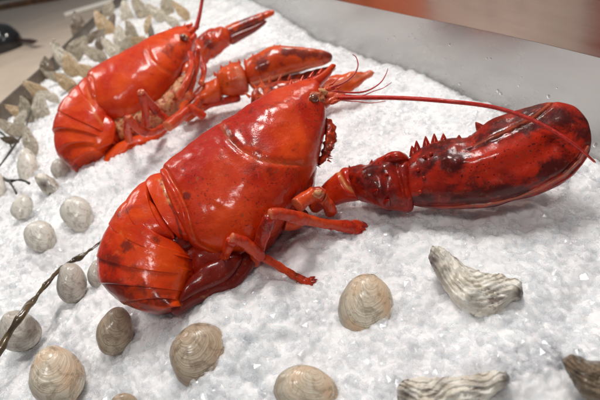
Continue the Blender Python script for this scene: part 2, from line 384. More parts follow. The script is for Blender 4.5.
loft(mb, FB, [(159, 176, 190, 250, .029), (170, 163, 216, 260, .033), (186, 151, 240, 258, .036), (203, 139, 259, 250, .038), (222, 126.5, 275, 236, .038), (240, 114.5, 289, 217, .037),
              (258, 102.5, 301, 198, .034), (275, 93, 311, 180, .030), (291, 86, 318, 161, .025), (304, 81.5, 323, 141, .020), (314, 79, 326, 122, .015), (321, 82, 327, 108, .010)],
     N=150, Mr=130, e0=0.035, e1=0.06, a=0.80, b=0.86, top=0.16, disp=carapace_disp(GROOVE, POST, 1.0, blot, warm=[(235, 235, 45, .6), (300, 145, 22, .5), (200, 150, 30, -.5), (250, 120, 30, -.4)]), rough=0.0012, seed=2.2, rs=55)
# rostrum, a hooked toothed spike that is one piece with the carapace
loft(mb, FB, [(296, 83.5, 306, 100, .009), (307, 80, 315, 93, .008), (318, 75.5, 323, 84, .006), (327, 68.5, 330, 76, .0042), (331, 64.5, 334.5, 68.5, .0028), (334.5, 63.2, 337, 66.8, .0016)], N=50, Mr=20, e0=0.05, e1=0.1)
for (x, y, tx, ty, w) in [(300, 86, 303, 78, .004), (309, 82, 313, 74.5, .005), (318, 77, 322.5, 70, .003), (304, 92, 309, 86, .010), (290, 91, 291, 84, .007)]:
    spine(mb, FB.p(x, y, w), FB.p(tx, ty, w+.001), .0024)
carapace = mb.build('carapace', RED, lob)
# tail
tail_sec = [  # (front O, front I, rear O, rear I, W, bow)
    ((165, 174), (200, 250), (149, 184), (186, 246), .030, (0, 6)),
    ((153, 181), (184, 246), (131, 202), (171, 249), .033, (-4, 10)),
    ((134, 199), (188, 250), (113, 227), (197, 263), .034, (-5, 8)),
    ((117, 222), (197, 258), (101.5, 260), (197, 279), .0345, (-4, 5)),
    ((102, 254), (198, 272), (105, 286), (192, 295), .0335, (-1, 0)),
    ((103, 282), (194, 288), (128, 306), (187, 303), .030, (3, -3)),
    ((122, 302), (188, 298), (160, 315), (187, 308), .026, (3, -2)),
]
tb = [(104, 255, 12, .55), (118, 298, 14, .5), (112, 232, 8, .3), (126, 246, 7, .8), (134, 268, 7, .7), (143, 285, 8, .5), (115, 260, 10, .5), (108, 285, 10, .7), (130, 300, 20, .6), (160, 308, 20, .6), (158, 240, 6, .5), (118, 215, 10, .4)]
for i, (fo, fi, ro, ri, w, bw) in enumerate(tail_sec):
    mb = MB()
    fo, fi, ro, ri = map(np.array, (fo, fi, ro, ri)); m0 = (fo+fi)/2; m1 = (ro+ri)/2
    ch = ro-fo; ou = np.array([-ch[1], ch[0]])/np.linalg.norm(ch)
    if ou@(fo+ro-fi-ri) < 0: ou = -ou
    mid = [(fo*(1-t)+ro*t+ou*4*t*(1-t)*2.2, fi*(1-t)+ri*t, sc) for t, sc in ((0, .978), (.3, .99), (.6, .997), (.85, 1.0), (1, 1.001))]
    st = []
    for (o_, i_, sc) in mid:
        c_ = (o_+i_)/2; o2 = c_+(o_-c_)*sc; i2 = c_+(i_-c_)*sc; st.append((*o2, *i2, w*sc))
    def td(X, Y, W, at, i=i, w=w):
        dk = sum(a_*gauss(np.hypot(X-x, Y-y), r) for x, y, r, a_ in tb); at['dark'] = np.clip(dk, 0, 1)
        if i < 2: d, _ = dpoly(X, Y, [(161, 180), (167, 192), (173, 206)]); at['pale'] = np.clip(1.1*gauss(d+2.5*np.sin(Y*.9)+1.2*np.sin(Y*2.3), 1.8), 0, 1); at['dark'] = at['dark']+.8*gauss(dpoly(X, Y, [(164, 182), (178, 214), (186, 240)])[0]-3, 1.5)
        return W, at
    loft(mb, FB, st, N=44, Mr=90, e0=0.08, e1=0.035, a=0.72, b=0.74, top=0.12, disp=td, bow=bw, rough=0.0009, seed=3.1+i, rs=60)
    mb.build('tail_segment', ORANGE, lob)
# side flaps (pleura) of the tail on the near side
for poly, w in [([(140, 212, 150, 200, .005), (152, 226, 166, 218, .006), (166, 240, 178, 234, .005), (177, 246, 184, 243, .002)], .0235)]:
    mb = MB(); loft(mb, FB, poly, N=50, Mr=50, e0=0.2, e1=0.22, a=0.85, b=0.8, w0=w, rough=0.0007, rs=70,
                    disp=lambda X, Y, W, at: (W, dict(at, dark=np.clip(sum(a_*gauss(np.hypot(X-x, Y-y), r) for x, y, r, a_ in tb), 0, 1), pale=at['pale'])))
    mb.build('tail_flap', ORANGE, lob)
# tail fan folded back under the body
FT = Frame(205, 290, 0.024, 52)
for pts, w in [([(170, 318, 172, 296, .006), (190, 308, 190, 278, .009), (210, 299, 208, 265, .009), (230, 291, 226, 258, .008), (248, 278, 246, 250, .007), (262, 256, 256, 244, .005)], 0),
               ([(178, 306, 186, 286, .004), (205, 293, 204, 268, .006), (228, 282, 226, 258, .006), (244, 268, 240, 250, .005)], .008)]:
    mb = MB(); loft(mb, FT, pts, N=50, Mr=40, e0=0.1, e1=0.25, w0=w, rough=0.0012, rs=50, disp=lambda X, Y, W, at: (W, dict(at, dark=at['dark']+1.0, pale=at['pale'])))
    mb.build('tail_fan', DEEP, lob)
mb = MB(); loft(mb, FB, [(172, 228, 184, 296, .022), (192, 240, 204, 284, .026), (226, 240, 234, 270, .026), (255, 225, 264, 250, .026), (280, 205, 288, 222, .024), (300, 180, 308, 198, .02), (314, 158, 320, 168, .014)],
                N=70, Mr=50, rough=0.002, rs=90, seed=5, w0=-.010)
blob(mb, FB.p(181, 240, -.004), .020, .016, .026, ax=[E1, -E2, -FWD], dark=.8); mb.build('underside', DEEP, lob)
def leg(fr_pts, parent, mat, kpx_names=None, name='leg', e=0.08, ragged=False, spikes=0, pale_k=True, rs=170):
    """segments: each a list of (px, py, height above ice, radius in px)"""
    mb = MB()
    for seg in fr_pts:
        P = [Pz(x, y, h) for x, y, h, r in seg]; R = [r*depth(p)/FPX for p, (x, y, h, r) in zip(P, seg)]
        R = [q*.86 for q in R]; P3 = cr(np.column_stack([np.array(P), R]), 9); bl = np.array([1.12, 1.03, .95, .92, .93, .97, 1.02, 1.10, 1.14])
        tube(mb, P3[:, :3], P3[:, 3]*bl, N=60, Mr=24, e0=e*.6, e1=e*.6, rough=0.0007, rs=rs, dk=([0, .5, 1], [.1, .25, .5]), pk=([0, .03, .08, 1], [.28, .35, .05, 0]))
        if spikes:
            for k in range(spikes):
                t = (k+1.0)/(spikes+1); i = min(int(t*(len(P)-1)), len(P)-2); f = t*(len(P)-1)-i
                b_ = P[i]*(1-f)+P[i+1]*f; r_ = R[i]*(1-f)+R[i+1]*f
                u_ = -E2*math.cos(k*1.7)*.8+E1*math.sin(k*2.1)*.3-FWD*.6; u_ /= np.linalg.norm(u_)
                spine(mb, b_+u_*r_*.8, b_+u_*(r_+.0016), .0006, dark=.4)
    if ragged:
        e_ = P[-1]; dr = P[-1]-P[-2]; dr /= np.linalg.norm(dr)
        for k in range(9):
            side = np.cross(dr, FWD); side /= np.linalg.norm(side); up_ = np.cross(side, dr); a2 = k*.7
            o2 = (side*math.cos(a2)+up_*math.sin(a2))*R[-1]*.75
            spine(mb, e_+o2-dr*.002, e_+o2*1.25+dr*random.uniform(.0008, .0032), R[-1]*.42, dark=.8)
    return mb.build(name, mat, parent)
# two walking legs with their ends broken off
leg([[(222, 265, .030, 6), (227, 251, .048, 5.5), (233, 238, .062, 6.2)], [(230, 237, .064, 5.4), (240, 240, .058, 7.0), (252, 249, .045, 7.2), (262, 257, .032, 6.0)],
     [(259, 255, .034, 4.6), (280, 267, .021, 5.0), (298, 278, .012, 4.6), (310, 283, .008, 5.6), (314.5, 282, .008, 6.4)]], lob, LEGM, spikes=5, ragged=True)
leg([[(252, 262, .020, 9), (260, 244, .040, 8.5), (266, 226, .056, 8), (271, 216, .066, 6)], [(268, 215, .067, 6), (278, 213.5, .064, 7.6), (294, 217, .052, 7.6), (308, 220, .042, 6.4)],
     [(303, 219, .042, 5.8), (322, 223, .028, 6.6), (342, 226, .016, 7.2), (357, 228, .008, 8.6), (363, 230, .006, 8.4)]], lob, LEGM, spikes=7, ragged=True)
leg([[(284, 224, .030, 7), (296, 224, .026, 7), (304, 212, .026, 6)], [(296, 206, .050, 8.5), (305, 199, .050, 9.5), (316, 194, .048, 8.5), (324, 197, .044, 7.5)], [(321, 197, .044, 7.2), (328, 205, .034, 7.2), (332, 214, .024, 6.0)]], lob, LEGM)
mb = MB(); p = Pz(318, 194, .058); blob(mb, p, .0045, .0032, .0035, rough=.001, pale=1.0, rs=300); mb.build('joint_membrane', FLESH, lob)
# big claw on its arm
FC = Frame(470, 185, 0.030, 48)
arm = MB()
loft(arm, FC, [(306, 196, 312, 216, .009), (320, 189, 324, 208, .011), (333, 177, 338, 204.5, .012), (346, 168, 353, 201, .013), (356, 170, 368, 200, .010)], N=50, Mr=40, rough=.0009, rs=70,
     disp=lambda X, Y, W, at: (W-np.sign(W)*.002*gauss(dpoly(X, Y, [(338, 170), (346, 186), (360, 196)])[0], 2), dict(at, dark=at['dark']+.2, pale=.9*gauss(dpoly(X, Y, [(338, 172), (346, 186), (360, 195)])[0], 1.6))))
armo = arm.build('arm', RED, lob)
carp = MB()
loft(carp, FC, [(345, 172, 352, 196, .010), (354, 168, 362, 201, .016), (368, 164.5, 376, 206, .019), (383, 158.5, 390, 210.5, .020), (400, 154.5, 404, 212, .018), (414, 157, 418, 210, .014)], N=60, Mr=60, e0=.12, e1=.12, rough=.0022, rs=85, seed=8,
     disp=lambda X, Y, W, at: (W-np.sign(W)*.003*gauss(dpoly(X, Y, [(396, 166), (400, 180), (405, 207)])[0], 2.2), dict(at, dark=np.clip(.35+.4*gauss(np.hypot(X-368, Y-174), 14), 0, 1), pale=at['pale'])))
for (x, y, tx, ty, r) in [(371, 166, 372, 159.5, .0024), (376, 192, 378, 190, .0030), (387, 203, 389, 200, .0034), (350, 170, 349, 165, .0016), (386, 176, 388, 174, .0022)]:
    q = FC.q(x, y, .0165 if y > 170 else .004); spine(carp, q, FC.q(tx, ty, .0235 if y > 170 else .005), r)
loft(carp, FC, [(380, 164, 384, 172, .006), (392, 155.5, 395, 168, .009), (403, 155, 404, 166, .009), (411, 160, 409, 165, .006)], N=30, Mr=24, e0=.3, e1=.3, w0=.009, rough=.0006)
carp.build('claw_wrist', CLAWRED, lob)
GAPE = [(470, 150), (480, 145.5), (495, 139), (514, 130), (534, 120), (551, 105), (556, 99)]
def above(X, Y):
    gx = [p[0] for p in GAPE]; gy = [p[1] for p in GAPE]
    return ((X > 474) & (X < 554) & (Y < np.interp(X, gx, gy))).astype(float)
def claw_disp(X, Y, W, at):
    low = [(418, 207), (452, 207), (485, 204.5), (517, 198), (542, 188), (564, 175), (580, 160), (588, 146)]
    d, _ = dpoly(X, Y, low); sg = np.sign(W)
    W = W-sg*.0020*gauss(d-2.5, 1.8)+sg*.0010*gauss(d, 1.6)
    hand = [(415, 186), (440, 170), (462, 158), (482, 148)]
    W = W+sg*.0022*gauss(dpoly(X, Y, [(440, 168), (490, 158), (535, 140), (562, 122)])[0], 9)-sg*.0016*gauss(dpoly(X, Y, [(486, 178), (520, 166), (550, 148)])[0], 8)
    g, _ = dpoly(X, Y, GAPE); ab = above(X, Y)
    W = W-sg*.0014*gauss(g, 1.3)-sg*.0006*ab*(1-gauss(g, 3))+sg*.0010*ab*gauss(g-5, 3)
    # lumps near the palm's dark scar
    for (x, y, r, a_) in [(455, 163, 5, .0016), (447, 158, 4, .0012), (430, 160, 6, .0012), (424, 185, 7, .001), (463, 168, 4, -.0012)]: W = W+sg*a_*gauss(np.hypot(X-x, Y-y), r)
    dk = .28+sum(a_*gauss(np.hypot((X-x)/ax, Y-y), r) for x, y, ax, r, a_ in [(560, 118, 2.2, 9, .5), (520, 192, 4, 5, .4), (420, 165, 1.4, 8, .35), (540, 178, 3, 6, .5), (445, 152, 1.6, 14, .55), (470, 198, 4, 7, .75), (420, 198, 2, 9, .5), (586, 132, .8, 15, .6), (555, 165, 2.2, 9, .8), (500, 188, 2.5, 10, .55), (455, 162, 1.5, 7, .8), (520, 128, 2, 6, .5), (560, 125, 1.2, 10, .35)])
    dk = dk-.6*gauss(np.hypot((X-515)/2.0, Y-157), 15)+.30*gauss(dpoly(X, Y, [(470, 150), (500, 140), (545, 122)])[0], 5)
    at['dark'] = np.clip(dk, 0, 1)
    at['warm'] = np.clip(.8*gauss(np.hypot((X-520)/2.4, Y-155), 18), 0, 1)
    dk = dk+.25*gauss(g, 1.2)+.35*ab*gauss(g-9, 5)
    at['dark'] = np.clip(dk, 0, 1)
    at['pale'] = np.clip(.6*gauss(g-2.6, 1.0)*ab+.75*gauss(d, 1.0)*(np.abs(W) > .002)*np.clip((X-430)/60, .1, 1), 0, 1)
    return W, at
claw = MB()
loft(claw, FC, [(403, 168, 403, 202, .012), (413, 155, 419, 206.5, .016), (430, 144, 438, 208.5, .019), (449, 139, 459, 209, .0215), (468, 137.5, 480, 208, .0225), (481, 127, 492, 206.5, .0225), (498, 117, 508, 202.5, .022), (520, 109.5, 528, 197.5, .0205),
              (540, 104.8, 548, 191, .018), (557, 102.8, 566, 181, .0155), (573, 107, 580, 168, .0125), (585, 119, 588.5, 154, .009), (590.5, 134, 591.5, 143, .005)],
     N=190, Mr=140, e0=0.05, e1=0.02, a=0.95, b=0.95, disp=claw_disp, rough=.0007, rs=60, seed=4)
claw_app = claw.app
for (x, y, tx, ty) in [(414, 152, 413.5, 146), (418, 149, 418, 141), (427, 144, 427, 136.5), (435, 142, 435.5, 134), (444, 140, 444.5, 134), (459, 139, 460, 135.5), (468, 139, 471, 136)]:
    spine(claw, FC.p(x, y+5, .003), FC.p(tx-.8, ty+1.6, .006), .0038, dark=.1)
for (x, y) in [(424, 157), (431, 154), (424, 178), (418, 170), (420, 192)]:
    blob(claw, FC.q(x, y, .0185), .0016, .0016, .0016, n=10, m=12, dark=.1)
# the movable finger is the piece above the gape line: its faces become a part of their own
app = claw_app; Vall = np.concatenate(claw.v); nb = len(claw_app[0]); up = above(*claw_app) > .5
fing = [f for f in claw.f if max(f) < nb and len(f) < 20 and all(up[i] for i in f)]; fs = set(fing)
claw.f = [f for f in claw.f if f not in fs]
idx = sorted({i for f in fing for i in f}); rem = {j: i for i, j in enumerate(idx)}
dac = MB(); dac.add(Vall[idx], [[rem[i] for i in f] for f in fing], **{k: np.concatenate(v)[idx] for k, v in claw.a.items()})
claw_o = claw.build('claw', CLAWRED, lob)
spine(dac, FC.p(481, 131, .004), FC.p(475.5, 124.5, .006), .0040)
dac.build('claw_finger', CLAWRED, claw_o)
# the other claw, seen behind the head
FD = Frame(318, 103, 0.020, 50)
c2 = MB()
loft(c2, FD, [(248, 100, 256, 122, .012), (256, 89, 270, 122, .018), (270, 84, 288, 118, .020), (290, 81, 303, 110, .018), (308, 80, 322, 104, .014), (330, 76.5, 338, 96, .010), (352, 73, 355, 88, .007), (374, 70.5, 375, 74, .003)], N=90, Mr=50, e0=.08, e1=.05, rough=.0025, rs=90,
     disp=lambda X, Y, W, at: (W, dict(at, dark=np.clip(.55-.5*(X > 325), 0, 1), pale=np.clip(.5*gauss(dpoly(X, Y, [(325, 86), (374, 72)])[0], 2), 0, 1))))
for (x, y, tx, ty) in [(258, 92, 254, 87), (264, 88, 262, 82.5), (271, 86, 272, 80), (280, 84.5, 283, 79), (290, 83, 292, 78.5), (252, 100, 247, 97), (264, 96, 266, 92), (272, 98, 276, 95)]:
    spine(c2, FD.p(x, y, .008), FD.p(tx, ty, .012), .0024)
c2.build('claw', BACKCLAW, lob)
# head: eye, socket, antennae, mouthparts
mb = MB(); blob(mb, FB.q(314.5, 99.0, .0165), .0090, .0064, .0044, ax=[E1, -E2, -FWD], rough=.0012, pale=.6, rs=330)
blob(mb, FB.q(321, 92.5, .0130), .0062, .0038, .0042, ax=[E1, -E2, -FWD], rough=.001, pale=.8, rs=330); mb.build('eye_socket', FLESH, lob)
mb = MB(); blob(mb, FB.q(313.5, 98.8, .0208), .0044, .0044, .0044); mb.build('eye', EYE, lob)
mb = MB()
for (x0, y0, x1, y1, r0, r1, w) in [(322, 98, 336, 95, 5.0, 4.0, .006), (333, 96, 347, 98.5, 4.4, 3.2, .007), (318, 108, 331, 100, 5.5, 4.5, .008), (324, 90, 336, 88, 3.2, 2.2, .004), (326, 104, 338, 97, 4, 2.6, .010), (320, 94, 332, 83, 3, 1.2, .002), (330, 104, 340, 100, 2.8, 1.4, .012)]:
    a_ = FB.q(x0, y0, w); b_ = FB.q(x1, y1, w); tube(mb, [a_, (a_+b_)/2, b_], [r0*FB.k*.9, (r0+r1)/2*FB.k, r1*FB.k*.8], N=20, Mr=16, e0=.3, e1=.3, rough=.0008, rs=260, dark=.15, pale=.15)
for (x, y, tx, ty) in [(330, 90, 336, 85), (336, 94, 342, 91), (340, 101, 345, 103)]: spine(mb, FB.p(x, y, .009), FB.p(tx, ty, .010), .0013)
mb.build('antenna_base', LEGM, lob)
def feeler(name, pts, r, parent, mat=ANT, N=90, rings=0):
    mb = MB(); P = [np.asarray(p) for p in pts]
    tube(mb, P, r, N=N, Mr=12, e0=0, e1=0.01); return mb.build(name, mat, parent)
ant_px = [(340, 98, .00), (360, 97.6, .008), (400, 98, .016), (450, 101.5, .026), (490, 106.5, .034), (520, 115, .038), (550, 129, .040), (575, 145, .038), (596, 163, .034)]
feeler('antenna', [FB.q(x, y, .008) if i == 0 else (Pz(x, y, [0, .0905, .0925, .0955][i]) if i < 4 else FC.q(x, y, [.033, .031, .029, .026, .014][i-4])) for i, (x, y, w) in enumerate(ant_px)], [.0026, .0021, .0018, .00165, .0015, .0014, .0013, .0011, .0007], lob, N=160)
for pts in [[(331, 88), (340, 84.5), (348, 80), (355, 73), (358, 65), (356, 57), (352, 54)], [(334, 91), (348, 92.5), (362, 92), (372, 88.5), (381, 82), (386, 74), (388, 68)],
            [(336, 94), (350, 95), (362, 95.5), (374, 91), (383, 88), (392, 82)], [(338, 100), (348, 101), (358, 101.5), (370, 103), (386, 101)]]:
    n_ = len(pts); thick = .0011 if len(pts) > 6 else .0006
    feeler('antennule', [FB.q(x, y, .006+.001*i) for i, (x, y) in enumerate(pts)], np.linspace(thick, .0003, n_), lob)
mb = MB()
tube(mb, [FB.p(322, 118, .002), FB.p(329, 128, .003), FB.p(330, 142, .003), FB.p(324, 156, .002), FB.p(318, 166, 0)], [.0022, .0040, .0042, .0036, .002], N=50, Mr=24, rough=.0030, rs=260, dark=.5)
for k in range(40):
    y = random.uniform(121, 163); spine(mb, FB.p(328-abs(y-140)*.05, y, .002+.004*random.random()), FB.p(331+random.random()*4-abs(y-140)*.1, y-2+random.random()*5, .002+.006*random.random()), .0006+.0005*random.random(), dark=.5)
mb.build('mouthpart', BACKCLAW, lob)
# ===== far lobster
FA = Frame(135, 105, 0.050, 50)
lob2 = empty('lobster', Pz(85, 172, 0.0))
tag(lob2, 'far orange-red cooked lobster on the ice behind the back of the near one', 'lobster', 'cooked lobsters on the ice')
mb = MB()
G2 = [(146, 46), (150, 58), (160, 68), (172, 74), (184, 74)]
POST2 = [(88, 81), (90, 92), (90, 103), (96, 117), (108, 126), (126, 128), (144, 126)]
loft(mb, FA, [(88, 80, 92, 108, .022), (94, 74, 104, 125, .036), (107, 67, 124, 129, .043), (124, 57.5, 142, 124, .045), (142, 47.5, 158, 114, .044), (156, 40, 170, 100, .040), (168, 34.5, 180, 86, .034), (179, 30, 188, 70, .026), (188, 28, 194, 55, .016), (193, 29, 196, 46, .010)],
     N=120, Mr=90, e0=.05, e1=.06, a=.8, b=.86, top=.14, disp=carapace_disp(G2, POST2, .62, [(150, 62, 12, .4), (165, 52, 14, .5), (175, 42, 12, .5), (182, 60, 8, .5), (140, 60, 8, .2)], pa=1.3), rough=.0012, rs=45)
loft(mb, FA, [(178, 30.5, 184, 38, .008), (187, 28, 190, 33, .006), (194, 27, 196, 30, .004), (199, 24.5, 200, 27, .002)], N=24, Mr=16)
for (x, y, tx, ty) in [(170, 34, 170, 30), (177, 31, 178, 26.5), (184, 29.5, 186, 25), (190, 28, 192.5, 24.5)]: spine(mb, FA.p(x, y, .004), FA.p(tx, ty, .006), .002)
mb.build('carapace', BACKM, lob2)
for i, (fo, fi, ro, ri, w) in enumerate([((92, 79), (118, 128), (82, 89), (117, 134), .036), ((84, 87), (119, 131), (71, 102), (120, 140), .039), ((73, 99), (121, 135), (61, 118), (121, 147), .040), ((62, 115), (121, 140), (56.5, 138), (119, 151), .039), ((57, 134), (120, 146), (61, 160), (112, 156), .036), ((59, 156), (116, 150), (76, 171.5), (108, 160), .031)]):
    mb = MB(); fo, fi, ro, ri = map(np.array, (fo, fi, ro, ri)); st = []
    for t, sc in ((0, .97), (.3, .985), (.6, .995), (.85, 1.0), (1, 1.003)):
        o_ = fo*(1-t)+ro*t; i_ = fi*(1-t)+ri*t; ch = ro-fo; ou = np.array([-ch[1], ch[0]])/np.linalg.norm(ch); ou = ou if ou@(fo+ro-fi-ri) > 0 else -ou; o_ = o_+ou*4*t*(1-t)*1.6; c_ = (o_+i_)/2; st.append((*(c_+(o_-c_)*sc), *(c_+(i_-c_)*sc), w*sc))
    loft(mb, FA, st, N=36, Mr=70, e0=.10, e1=.06, a=.74, b=.76, top=.12, bow=((-2, 4), (-4, 4), (-5, 1), (-4, -2), (-1, -4), (2, -3))[i], rough=.0008, rs=50, disp=lambda X, Y, W, at: (W, dict(at, dark=np.clip(.7*gauss(np.hypot(X-66, Y-165), 14)+.4*gauss(np.hypot(X-78, Y-140), 6), 0, 1), pale=.5*gauss(dpoly(X, Y, [(88, 88), (92, 110), (104, 126)])[0], 1.4))))
    mb.build('tail_segment', BACKM, lob2)
mb = MB(); loft(mb, FA, [(78, 135, 92, 118, .004), (88, 152, 112, 124, .007), (104, 158, 122, 134, .006), (115, 156, 122, 146, .003)], N=40, Mr=40, e0=.2, e1=.2, w0=.028, rough=.0006)
mb.build('tail_flap', BACKM, lob2)
mb = MB(); loft(mb, Frame(130, 152, .014, 58), [(100, 168, 108, 150, .006), (118, 160, 124, 142, .008), (140, 149, 142, 135, .007), (160, 138, 160, 130, .005), (170, 130, 168, 126, .003)], N=40, Mr=30, e0=.15, e1=.2, rough=.001)
mb.build('tail_fan', BACKM, lob2)
mb = MB(); loft(mb, FA, [(110, 122, 118, 147, .024), (126, 118, 133, 140, .026), (146, 112, 151, 130, .026), (164, 98, 169, 118, .024), (178, 82, 184, 102, .020), (187, 62, 193, 80, .013)], N=70, Mr=50, rough=.0025, rs=170, seed=9)
mb.build('underside', FLESH, lob2)
for segs in [[[(129, 140, .030, 4.5), (127, 128, .055, 4.2), (129, 117, .075, 4.4)], [(127, 116, .077, 4), (136, 127, .06, 5), (146, 133, .045, 4.6)], [(143, 132, .045, 4.4), (154, 132, .035, 4.6), (163, 127, .028, 3.6)]],
             [[(146, 126, .05, 4.6), (145, 108, .075, 4.6), (141.5, 93, .095, 4.4)], [(140, 91, .098, 4), (148, 101, .08, 5), (157, 112, .06, 5)], [(155, 110, .06, 4.2), (163, 116, .05, 4.2), (170, 122, .04, 3.4)]],
             [[(166, 128, .045, 6), (177, 119, .045, 7), (190, 108, .045, 6.4), (200, 98, .045, 6)]],
             [[(188, 106, .05, 4.4), (197, 112, .04, 5), (205, 117, .03, 4.2)], [(199, 110, .03, 4.0), (210, 104, .028, 4.8), (224, 101, .025, 4.6), (240, 97, .02, 4.2)]],
             [[(186, 98, .06, 5), (192, 80, .07, 5), (196, 62, .085, 4.6), (197, 48, .10, 4)]],
             [[(178, 100, .06, 3.6), (186, 84, .075, 4), (192, 66, .085, 3.6), (190, 52, .095, 3)]],
             [[(201, 84, .06, 3.4), (204, 70, .065, 3.8), (200, 56, .08, 3.2)]]]:
    leg(segs, lob2, BACKCLAW if False else LEGM, rs=90)
FE = Frame(255, 88, 0.030, 48)
mb = MB()
loft(mb, FE, [(178, 108, 184, 124, .014), (192, 97, 198, 112, .017), (208, 84, 214, 104, .019), (222, 78, 224, 98, .018)], N=40, Mr=36, rough=.002, rs=60)
loft(mb, FE, [(214, 78, 219, 96, .014), (222, 71.5, 230, 94, .020), (232, 66.5, 243, 93, .022), (244, 65, 251, 89, .018)], N=44, Mr=44, e0=.2, e1=.15, rough=.003, rs=70, disp=lambda X, Y, W, at: (W, dict(at, dark=at['dark']+.2, pale=.4*gauss(dpoly(X, Y, [(238, 70), (242, 82)])[0], 4))))
for (x, y, tx, ty) in [(217, 78, 215, 74.5), (223, 72, 222, 67.5), (232, 67.5, 231, 63.5), (240, 66, 240, 62), (226, 82, 228, 80)]: spine(mb, FE.p(x, y, .006), FE.p(tx, ty, .009), .003)
mb.build('arm', BACKCLAW, lob2)
cw = MB()
loft(cw, FE, [(243, 66, 249, 88, .014), (251, 60, 258, 86, .022), (264, 54, 272, 80, .025), (277, 49, 285, 75, .024), (293, 49.3, 300, 71, .019), (308, 50, 314, 67, .014), (322, 51, 325, 64, .010), (332, 53.5, 333, 60, .006)], N=100, Mr=60, e0=.05, e1=.05, b=.82, rough=.0012, rs=50,
     disp=lambda X, Y, W, at: (W-np.sign(W)*.003*gauss(dpoly(X, Y, [(252, 80), (285, 71), (330, 60)])[0], 1.6), dict(at, dark=np.clip(.25+.7*gauss(dpoly(X, Y, [(285, 52), (335, 56)])[0], 4)+.5*gauss(np.hypot(X-262, Y-66), 8), 0, 1), pale=.8*gauss(dpoly(X, Y, [(252, 83), (285, 73.5), (322, 63.5)])[0], 1.6))))
for (x, y, tx, ty) in [(255, 60, 253, 56), (247, 66, 245, 61), (274, 51, 275, 47), (279, 50, 281, 47)]: spine(cw, FE.p(x, y, .004), FE.p(tx, ty, .007), .004)
cwo = cw.build('claw', BACKCLAW, lob2)
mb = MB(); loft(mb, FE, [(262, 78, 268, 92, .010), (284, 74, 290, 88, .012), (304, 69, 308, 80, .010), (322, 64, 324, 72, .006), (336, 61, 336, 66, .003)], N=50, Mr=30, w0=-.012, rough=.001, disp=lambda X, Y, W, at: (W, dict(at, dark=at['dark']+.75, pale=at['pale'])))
mb.build('claw_finger', BACKCLAW, cwo)
FF = Frame(225, 48, 0.030, 50)
cw = MB()
tube(cw, [FA.p(181, 84, -.004), FA.p(188, 72, .002), FF.p(193, 63, .004), FF.p(198, 55, .002)], [.013, .015, .016, .013], N=50, Mr=30, rough=.002, rs=70, dark=.2)
loft(cw, FF, [(188, 50, 194, 68, .014), (198, 40, 206, 61, .020), (209, 33, 216, 53, .022), (220, 29, 225, 47, .020), (230, 28, 232, 43, .014)], N=60, Mr=44, e0=.1, e1=.15, rough=.003, rs=60, disp=lambda X, Y, W, at: (W, dict(at, dark=np.clip(.25+.6*gauss(np.hypot(X-208, Y-45), 8), 0, 1), pale=at['pale'])))
loft(cw, FF, [(222, 29, 228, 40, .013), (238, 22.5, 242, 31, .011), (252, 17, 256, 24, .008), (264, 12.5, 267, 18, .006), (274, 9.5, 275, 14, .003)], N=50, Mr=30, e0=.1, e1=.04, rough=.0008, disp=lambda X, Y, W, at: (W, dict(at, dark=np.clip(.3+.5*gauss(X-245, 12), 0, 1), pale=at['pale'])))
for (x, y, tx, ty) in [(204, 60, 206, 64), (212, 55, 214, 59), (200, 63, 200, 67)]: spine(cw, FF.p(x, y, 0), FF.p(tx, ty, .004), .003)
cwo = cw.build('claw', BACKCLAW, lob2)
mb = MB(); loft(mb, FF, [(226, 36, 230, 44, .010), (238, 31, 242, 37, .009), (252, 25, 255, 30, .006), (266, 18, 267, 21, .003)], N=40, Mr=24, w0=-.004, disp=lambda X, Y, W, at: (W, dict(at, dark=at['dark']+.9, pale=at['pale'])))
mb.build('claw_finger', BACKCLAW, cwo)
mb = MB(); blob(mb, FA.q(183, 38, .021), .009, .006, .006, ax=[E1, -E2, -FWD], rough=.002, pale=.6, rs=200); mb.build('eye_socket', FLESH, lob2)
mb = MB(); blob(mb, FA.q(183, 37.4, .0275), .0048, .0048, .0048); mb.build('eye', EYE, lob2)
mb = MB()
for (x0, y0, x1, y1, r0, r1) in [(188, 38, 197, 33, 3.4, 2.4), (190, 46, 197, 38, 3.4, 2.6), (186, 32, 194, 28, 2.4, 1.2)]:
    a_ = FA.p(x0, y0, .01); b_ = FA.p(x1, y1, .01); tube(mb, [a_, (a_+b_)/2, b_], [r0*FA.k, (r0+r1)/2*FA.k, r1*FA.k], N=16, Mr=14, e0=.3, e1=.3, rough=.001)
mb.build('antenna_base', LEGM, lob2)
feeler('antenna', [FA.p(197, 34, .012), FA.p(201, 24, .02), FA.p(204.5, 13, .03), FA.p(209, 2, .05), FA.p(214, -10, .08)], [.0038, .0030, .0026, .0023, .0020], lob2)
